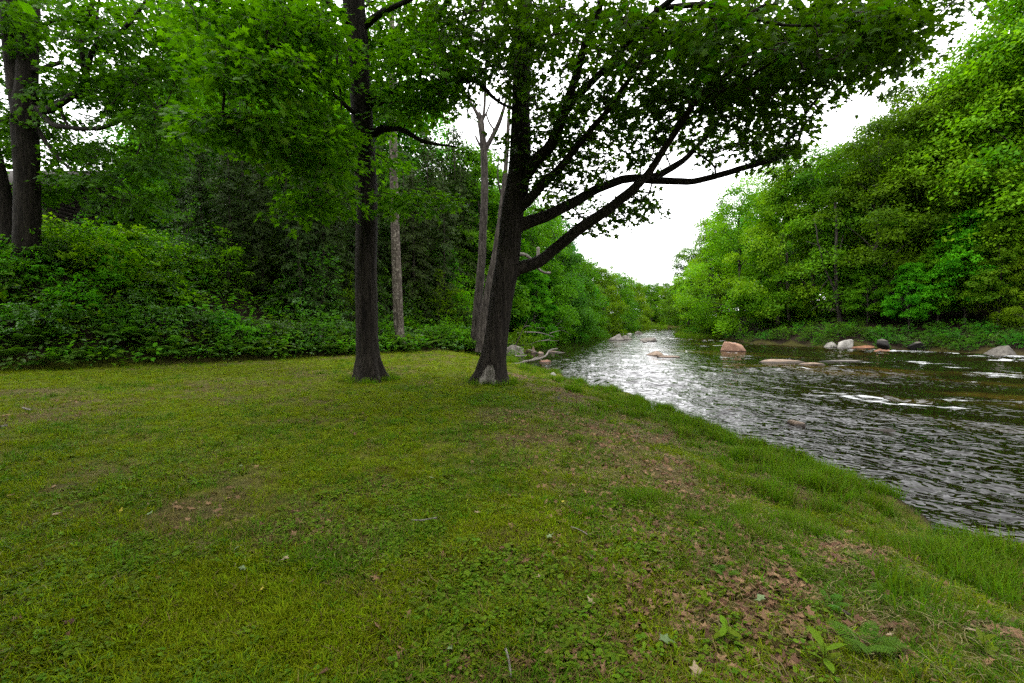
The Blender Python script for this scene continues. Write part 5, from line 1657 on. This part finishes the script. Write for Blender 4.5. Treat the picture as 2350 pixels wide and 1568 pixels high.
def rock(u, v, wpx, hpx, mat, label, seed, depth=0.7, cuts=5, z=None, rough=0.16, group=None, sink=0.45, name="rock", z0=WZ, pts=None):
    p0 = G(u, v, z0)
    Y = p0[1]
    w_ = wpx / F * Y
    h_ = hpx / F * Y
    r = np.random.default_rng(seed)
    V = ICO[0].copy()
    for k in range(cuts + 4):
        n_ = nrm(r.normal(0, 1, 3) + np.array([0, -.3, .35]))
        lim = r.uniform(0.42, 0.78)
        dd = V @ n_ - lim
        V = V - np.where(dd > 0, dd, 0)[:, None] * n_ * 0.985
    V = V * (1 + rough * fbm(V * 1.6 + seed, 4, seed))[:, None]
    V = V + 0.012 * np.stack([fbm(V * 7 + a * 9, 2, seed + a) for a in range(3)], -1)
    lo, hi = V[V[:, 2] > -0.3].min(0), V[V[:, 2] > -0.3].max(0)
    V = (V - (lo + hi) / 2 * np.array([1, 1, 0])) / (hi - lo)[None] * np.array([1, 1, 1])
    V[:, 2] -= V[:, 2].max()
    S = np.array([w_, w_ * depth, h_ / (1 - sink) * 1.0])
    V = V * S
    V[:, 2] += h_ * 0.85
    me = mesh_np(name, V, [ICO[1]], [mat], True)
    return ob(name, me, loc=(p0[0], p0[1] + w_ * depth * 0.4, p0[2]), label=label, cat="rock" if name == "rock" else name, group=group)


RK = [(1690, 808, 54, 27, 'rock_orange', "large orange-pink faceted boulder standing in the river", 1, .8, 4, .14),
      (1416, 782, 42, 18, 'rock_grey', "big grey-brown boulder, left one of the touching pair", 2, .8, 3, .14),
      (1441, 781, 25, 13, 'rock_grey', "smaller grey-brown boulder, right one of the touching pair", 3, .8, 3, .14),
      (1492, 784, 40, 11, 'rock_grey', "low grey boulder right of the boulder pair", 4, .7, 3, .12),
      (1478, 787, 16, 5, 'rock_grey', "small wet stone before the low grey boulder", 5, .7, 3, .12),
      (1500, 818, 62, 14, 'rock_tan', "smooth pale tan boulder in the bright water", 6, .6, 2, .08),
      (1538, 822, 54, 5, 'rock_tan', "flat tan slab barely above water beside the smooth tan boulder", 7, .5, 2, .08),
      (1468, 768, 20, 9, 'rock_grey', "peaked grey rock with a white streak far up the river", 8, .7, 4, .14),
      (1446, 769, 14, 5, 'rock_pale', "small pale rock left of the peaked grey rock", 9, .7, 3, .12),
      (1394, 758, 14, 8, 'rock_pale', "pale rock under the trees at the near bank's far end", 10, .7, 3, .12),
      (1452, 755, 34, 4, 'rock_grey', "low stony bar at the far bend", 11, .5, 2, .2),
      (1182, 820, 46, 33, 'rock_grey', "angular grey rock at the inlet behind the riverside maple", 12, .8, 6, .10),
      (1226, 812, 22, 20, 'rock_tan', "upright tan rock at the inlet beside the angular grey rock", 13, .7, 4, .12),
      (1241, 814, 16, 8, 'rock_tan', "little tan rock right of the upright tan rock", 14, .7, 3, .12),
      (1277, 810, 44, 5, 'rock_tan', "flat brownish slab awash near the driftwood tip", 15, .5, 2, .1),
      (1252, 834, 34, 9, 'rock_red', "reddish stone under the white driftwood branch", 16, .6, 3, .1),
      (1272, 868, 30, 15, 'rock_pale', "pale mossy rock at the grassy shore before the bright water", 17, .7, 3, .12),
      (1198, 850, 30, 6, 'rock_pale', "low pale stone in the shore grass right of the riverside maple", 18, .5, 3, .1),
      (1908, 799, 34, 17, 'rock_pale', "pale slab, left one of two leaning slabs on the far bank", 19, .8, 6, .06),
      (1944, 800, 52, 25, 'rock_pale', "large pale slab, right one of two leaning slabs on the far bank", 20, .8, 6, .06),
      (1985, 801, 86, 9, 'rock_red', "long reddish ledge at the far waterline right of the pale slabs", 21, .5, 3, .1),
      (2046, 812, 62, 13, 'rock_red', "rounded red-brown rock with water pouring past it", 22, .7, 2, .1),
      (2330, 822, 80, 33, 'rock_grey_shaded', "big grey rock at the far bank on the picture's right edge", 23, .8, 4, .1),
      (1806, 834, 112, 9, 'rock_tan', "long pale pink slab just breaking the surface below the rapids", 24, .35, 2, .14),
      (1868, 839, 76, 8, 'rock_tan', "second pink slab just breaking the surface, right of the long one", 25, .35, 2, .14),
      (1940, 832, 120, 5, 'rock_grey', "thin grey ledge with water sliding over it", 26, .3, 2, .14),
      (1839, 981, 56, 15, 'rock_tan', "brown rounded stone breaking the water nearest the grassy shore", 27, .6, 2, .08),
      (2035, 991, 54, 6, 'rock_tan', "thin tan stone breaking the near water, right of the brown one", 28, .4, 2, .08)]
for (u, v, w_, h_, mt, lab, sd, dp, ct, rg) in RK:
    rock(u, v, w_, h_, M[mt], lab, sd, dp, ct, rough=rg)
for (u, v, w_, h_, mt, lab, sd) in [(2110, 790, 36, 7, 'rock_grey_shaded', "dim flat grey rock on the shaded far bank, rightmost of three", 31), (2032, 786, 26, 9, 'rock_grey_shaded', "dim rounded grey rock on the shaded far bank, leftmost of three", 32),
                                    (2062, 796, 26, 7, 'rock_grey_shaded', "dim tilted grey rock on the shaded far bank, middle of three", 33), (1278, 918, 17, 8, 'rock_pale', "small grey stone in the grass below the riverside maple", 34)]:
    p0 = G(u, v, -0.2)
    rock(u, v, w_, h_, M[mt], lab, sd, .7, 4, rough=.1, z0=H(p0[0], p0[1]))

# ------------------------------------------------------------------ driftwood and dead branches
def c5(x, y):
    return (1350 + x * 400 / 2091) / 1.2766, (900 + y * 300 / 1568) / 1.2766


def wood(name, label, lines, mat, step=0.15, cat="driftwood", group=None):
    """lines: the stem first, then its side branches; each [(x, y, z, r), ...]"""
    base = np.array(lines[0][0][:3])
    parent = None
    for k, ln in enumerate(lines):
        P, R = resample([q[:3] for q in ln], [q[3] for q in ln], step)
        V, fs = tube(P, R, 9, True, 0.15, 0.0, k)
        mb = MB()
        mb.add(V - base, fs)
        if k == 0:
            parent = ob(name, mb.mesh(name, [mat], True), loc=base, label=label, cat=cat, group=group)
        else:
            ob("side_branch", mb.mesh("side_branch", [mat], True), parent=parent)
    return parent


def w5(pts, r0, r1, zs):
    out_ = []
    n = len(pts)
    for k, (x, y) in enumerate(pts):
        u, v = c5(x, y)
        q = G(u, v, zs[k] if hasattr(zs, '__len__') else zs)
        out_.append((*q, r0 + (r1 - r0) * k / (n - 1)))
    return out_


def wY(pts, Y, r0, r1):
    n = len(pts)
    Yl = Y if hasattr(Y, '__len__') else [Y] * n
    return [(*X(*c5(x, y), Yl[k]), r0 + (r1 - r0) * k / (n - 1)) for k, (x, y) in enumerate(pts)]


wood("driftwood_branch", "long white driftwood branch bending up out of the inlet water",
     [wY([(660, 868), (780, 872), (880, 870), (960, 840), (1050, 822), (1180, 795), (1290, 755), (1325, 710), (1350, 672), (1400, 648), (1480, 638)], [20.2, 20.3, 20.5, 20.7, 20.9, 21.2, 21.5, 21.8, 22, 22.2, 22.4], .055, .035),
      wY([(1090, 812), (1140, 780), (1190, 765)], [21, 21.4, 21.7], .04, .02)], M['drift'])
wood("driftwood_branch", "pale driftwood stub below the angular grey rock", [wY([(830, 745), (900, 752), (980, 745), (1010, 740)], 23.5, .045, .03)], M['drift'])
wood("dead_branch", "grey dead branch reaching out over the inlet under the trees",
     [wY([(860, 400), (970, 385), (1150, 388), (1280, 410), (1400, 450), (1430, 455)], [33, 34, 35, 36, 37, 37.2], .06, .03), wY([(1360, 402), (1440, 378), (1525, 358)], [36.5, 37, 37.6], .035, .015)], M['drift'])
wood("dead_branch", "thin grey dead branch slanting into the water below the others", [wY([(1060, 575), (1150, 532), (1250, 515), (1370, 490)], [33, 34, 35, 36], .05, .025), wY([(1180, 522), (1300, 512), (1500, 515)], [34, 35, 36], .025, .01)], M['drift'])
wood("dead_branch", "long thin dead branch level above the inlet", [wY([(980, 300), (1030, 288), (1150, 312), (1400, 322), (1570, 308)], [36, 36.5, 37.5, 39, 40], .035, .012)], M['drift'])
wood("dead_branch", "thin dead branch dipping to the water farthest along the inlet", [wY([(1540, 350), (1620, 385), (1690, 425)], [42, 43, 44], .035, .02), wY([(1400, 330), (1500, 250), (1560, 200)], [40, 41, 42], .02, .008)], M['drift'])
wood("bare_sapling", "thin dark dead stem rising from behind the angular grey rock", [wY([(825, 610), (880, 500), (930, 380), (970, 300), (1040, 160)], 27, .045, .012)], M['twig'], cat="branch")
wood("dead_branch", "small pale stick lying beside the upright tan rock", [wY([(1030, 650), (1100, 670), (1190, 705)], 24.6, .03, .018)], M['drift'])


def w7(x, y):
    return (1400 + x * 800 / 2091) / 1.2766, (600 + y * 600 / 1568) / 1.2766


cb = [(310, 380), (350, 380), (400, 410), (435, 455), (470, 498), (515, 522), (556, 522)]
wood("dead_branch", "curved bare grey branch hanging behind the lowest limb", [[(*X(*w7(x, y), 19 + k * .1), .075 - .005 * k) for k, (x, y) in enumerate(cb)], [(*X(*w7(x, y), 19.2), .03 - .008 * k) for k, (x, y) in enumerate([(435, 460), (420, 490), (400, 515)])]], M['drift'])
u0, v0 = w7(462, 340)
wood("broken_snag", "short upright pale broken stem above the curved bare branch", [[(*X(u0, v0 + 34, 30), .14), (*X(u0 - .3, v0 + 12, 30), .12), (*X(u0, v0 - 4, 30), .10)]], M['drift'], cat="branch")


def on_ground(u, v, dz=0.0):
    p0 = G(u, v, 0)
    for _ in range(3):
        p0 = G(u, v, H(p0[0], p0[1]))
    return p0 + np.array([0, 0, dz])


for pts, r, lab, mt in [([(945, 1202), (965, 1203), (985, 1200), (1003, 1197)], .006, "pale straight twig lying in the middle of the lawn", 'drift'),
                        ([(1160, 1502), (1167, 1525), (1170, 1545), (1172, 1567)], .006, "grey twig pointing up the lawn at the bottom edge", 'drift'),
                        ([(53, 940), (62, 943), (72, 945)], .016, "short pale stick on the lawn near the left edge, upper one", 'drift'),
                        ([(0, 985), (8, 983), (16, 981)], .016, "short pale stick on the lawn at the left edge, lower one", 'drift'),
                        ([(1310, 1218), (1330, 1225), (1348, 1236)], .004, "pale dry stalk lying on the lawn's slope side", 'drift'),
                        ([(1910, 1402), (1930, 1412), (1948, 1424)], .010, "tan split stick among the brown leaves", 'rock_tan')]:
    P = [on_ground(u, v, 0.03) for u, v in pts]
    wood("twig", lab, [[(*q, r) for q in P]], M[mt], step=0.03, cat="twig")

# ------------------------------------------------------------------ single fallen leaves one can pick out
PAL = {'y': 'leaf_yellow', 'g': 'leaf_palegreen', 'p': 'dead_pale', 'b': 'dead'}
names = {'y': "yellow fallen maple leaf", 'g': "pale green fallen maple leaf", 'p': "pale tan fallen leaf", 'b': "brown curled fallen leaf"}
FL = [(278, 1180, 'y', .09, "on the lawn's left side"), (343, 1188, 'g', .10, "right of the yellow leaf on the lawn"), (131, 1188, 'p', .10, "near the left edge level with the yellow leaf"),
      (545, 1268, 'g', .10, "in the lawn's lower left"), (655, 1293, 'p', .10, "in the lower lawn left of the middle"), (730, 1290, 'b', .09, "right beside the tan leaf in the lower lawn"),
      (557, 1316, 'g', .09, "just below the pale green leaf in the lower left"), (212, 1552, 'y', .11, "at the bottom edge on the left"), (485, 1532, 'g', .09, "at the bottom edge left of the middle"),
      (1033, 1503, 'g', .10, "by the bottom edge near the grey twig"), (1240, 1336, 'p', .08, "in the mossy patch right of the middle"), (1262, 1240, 'g', .10, "left of the dry stalk"), (1292, 1160, 'y', .07, "on the lawn above the dry stalk"),
      (990, 1104, 'g', .09, "in the middle of the lawn, upper one"), (553, 1076, 'g', .10, "high on the left half of the lawn"), (1095, 1185, 'p', .08, "just right of the straight twig"), (1355, 1392, 'p', .09, "in the slope below the mossy patch"),
      (1545, 1240, 'b', .11, "on the slope right of the dry stalk"), (1745, 1385, 'g', .13, "whitish, on the slope right of the bushy seedling"), (1595, 1552, 'p', .14, "big, at the bottom edge on the right"), (1528, 1482, 'g', .13, "near the bottom edge under the bushy seedling"),
      (2232, 1462, 'p', .14, "whitish, near the right edge low down"), (1798, 1352, 'b', .10, "at the drift's lower end"), (1760, 1300, 'b', .11, "in the middle of the drift"), (1730, 1260, 'b', .11, "at the drift's upper end"),
      (1860, 1420, 'b', .11, "between the tiny fern and bright fern"), (2040, 1470, 'p', .11, "right of the bright fern"), (2080, 1510, 'b', .12, "low down right of the bright fern"), (1385, 1550, 'b', .10, "at the bottom edge right of the middle"),
      (740, 1560, 'b', .09, "at the very bottom left of the middle"), (860, 1185, 'b', .08, "in the middle of the lawn left of the straight twig"), (660, 1010, 'b', .10, "on the bare brown patch of the upper lawn"), (690, 1005, 'b', .10, "right end of the bare brown patch of the upper lawn"),
      (160, 1440, 'b', .12, "long, low on the left side of the lawn"), (600, 1365, 'y', .05, "tiny, in the lower lawn")]
for k, (u, v, c_, s, where) in enumerate(FL):
    q = on_ground(u, v, 0.035)
    o = ob("fallen_leaf", curl_leaf(900 + k, M[PAL[c_]]), loc=q, label=names[c_] + " " + where, cat="leaf")
    o.rotation_euler = (rs.normal(0, .3), rs.normal(0, .3), rs.uniform(0, 6.28))
    o.scale = (s * .62, s * .5, s * .8)
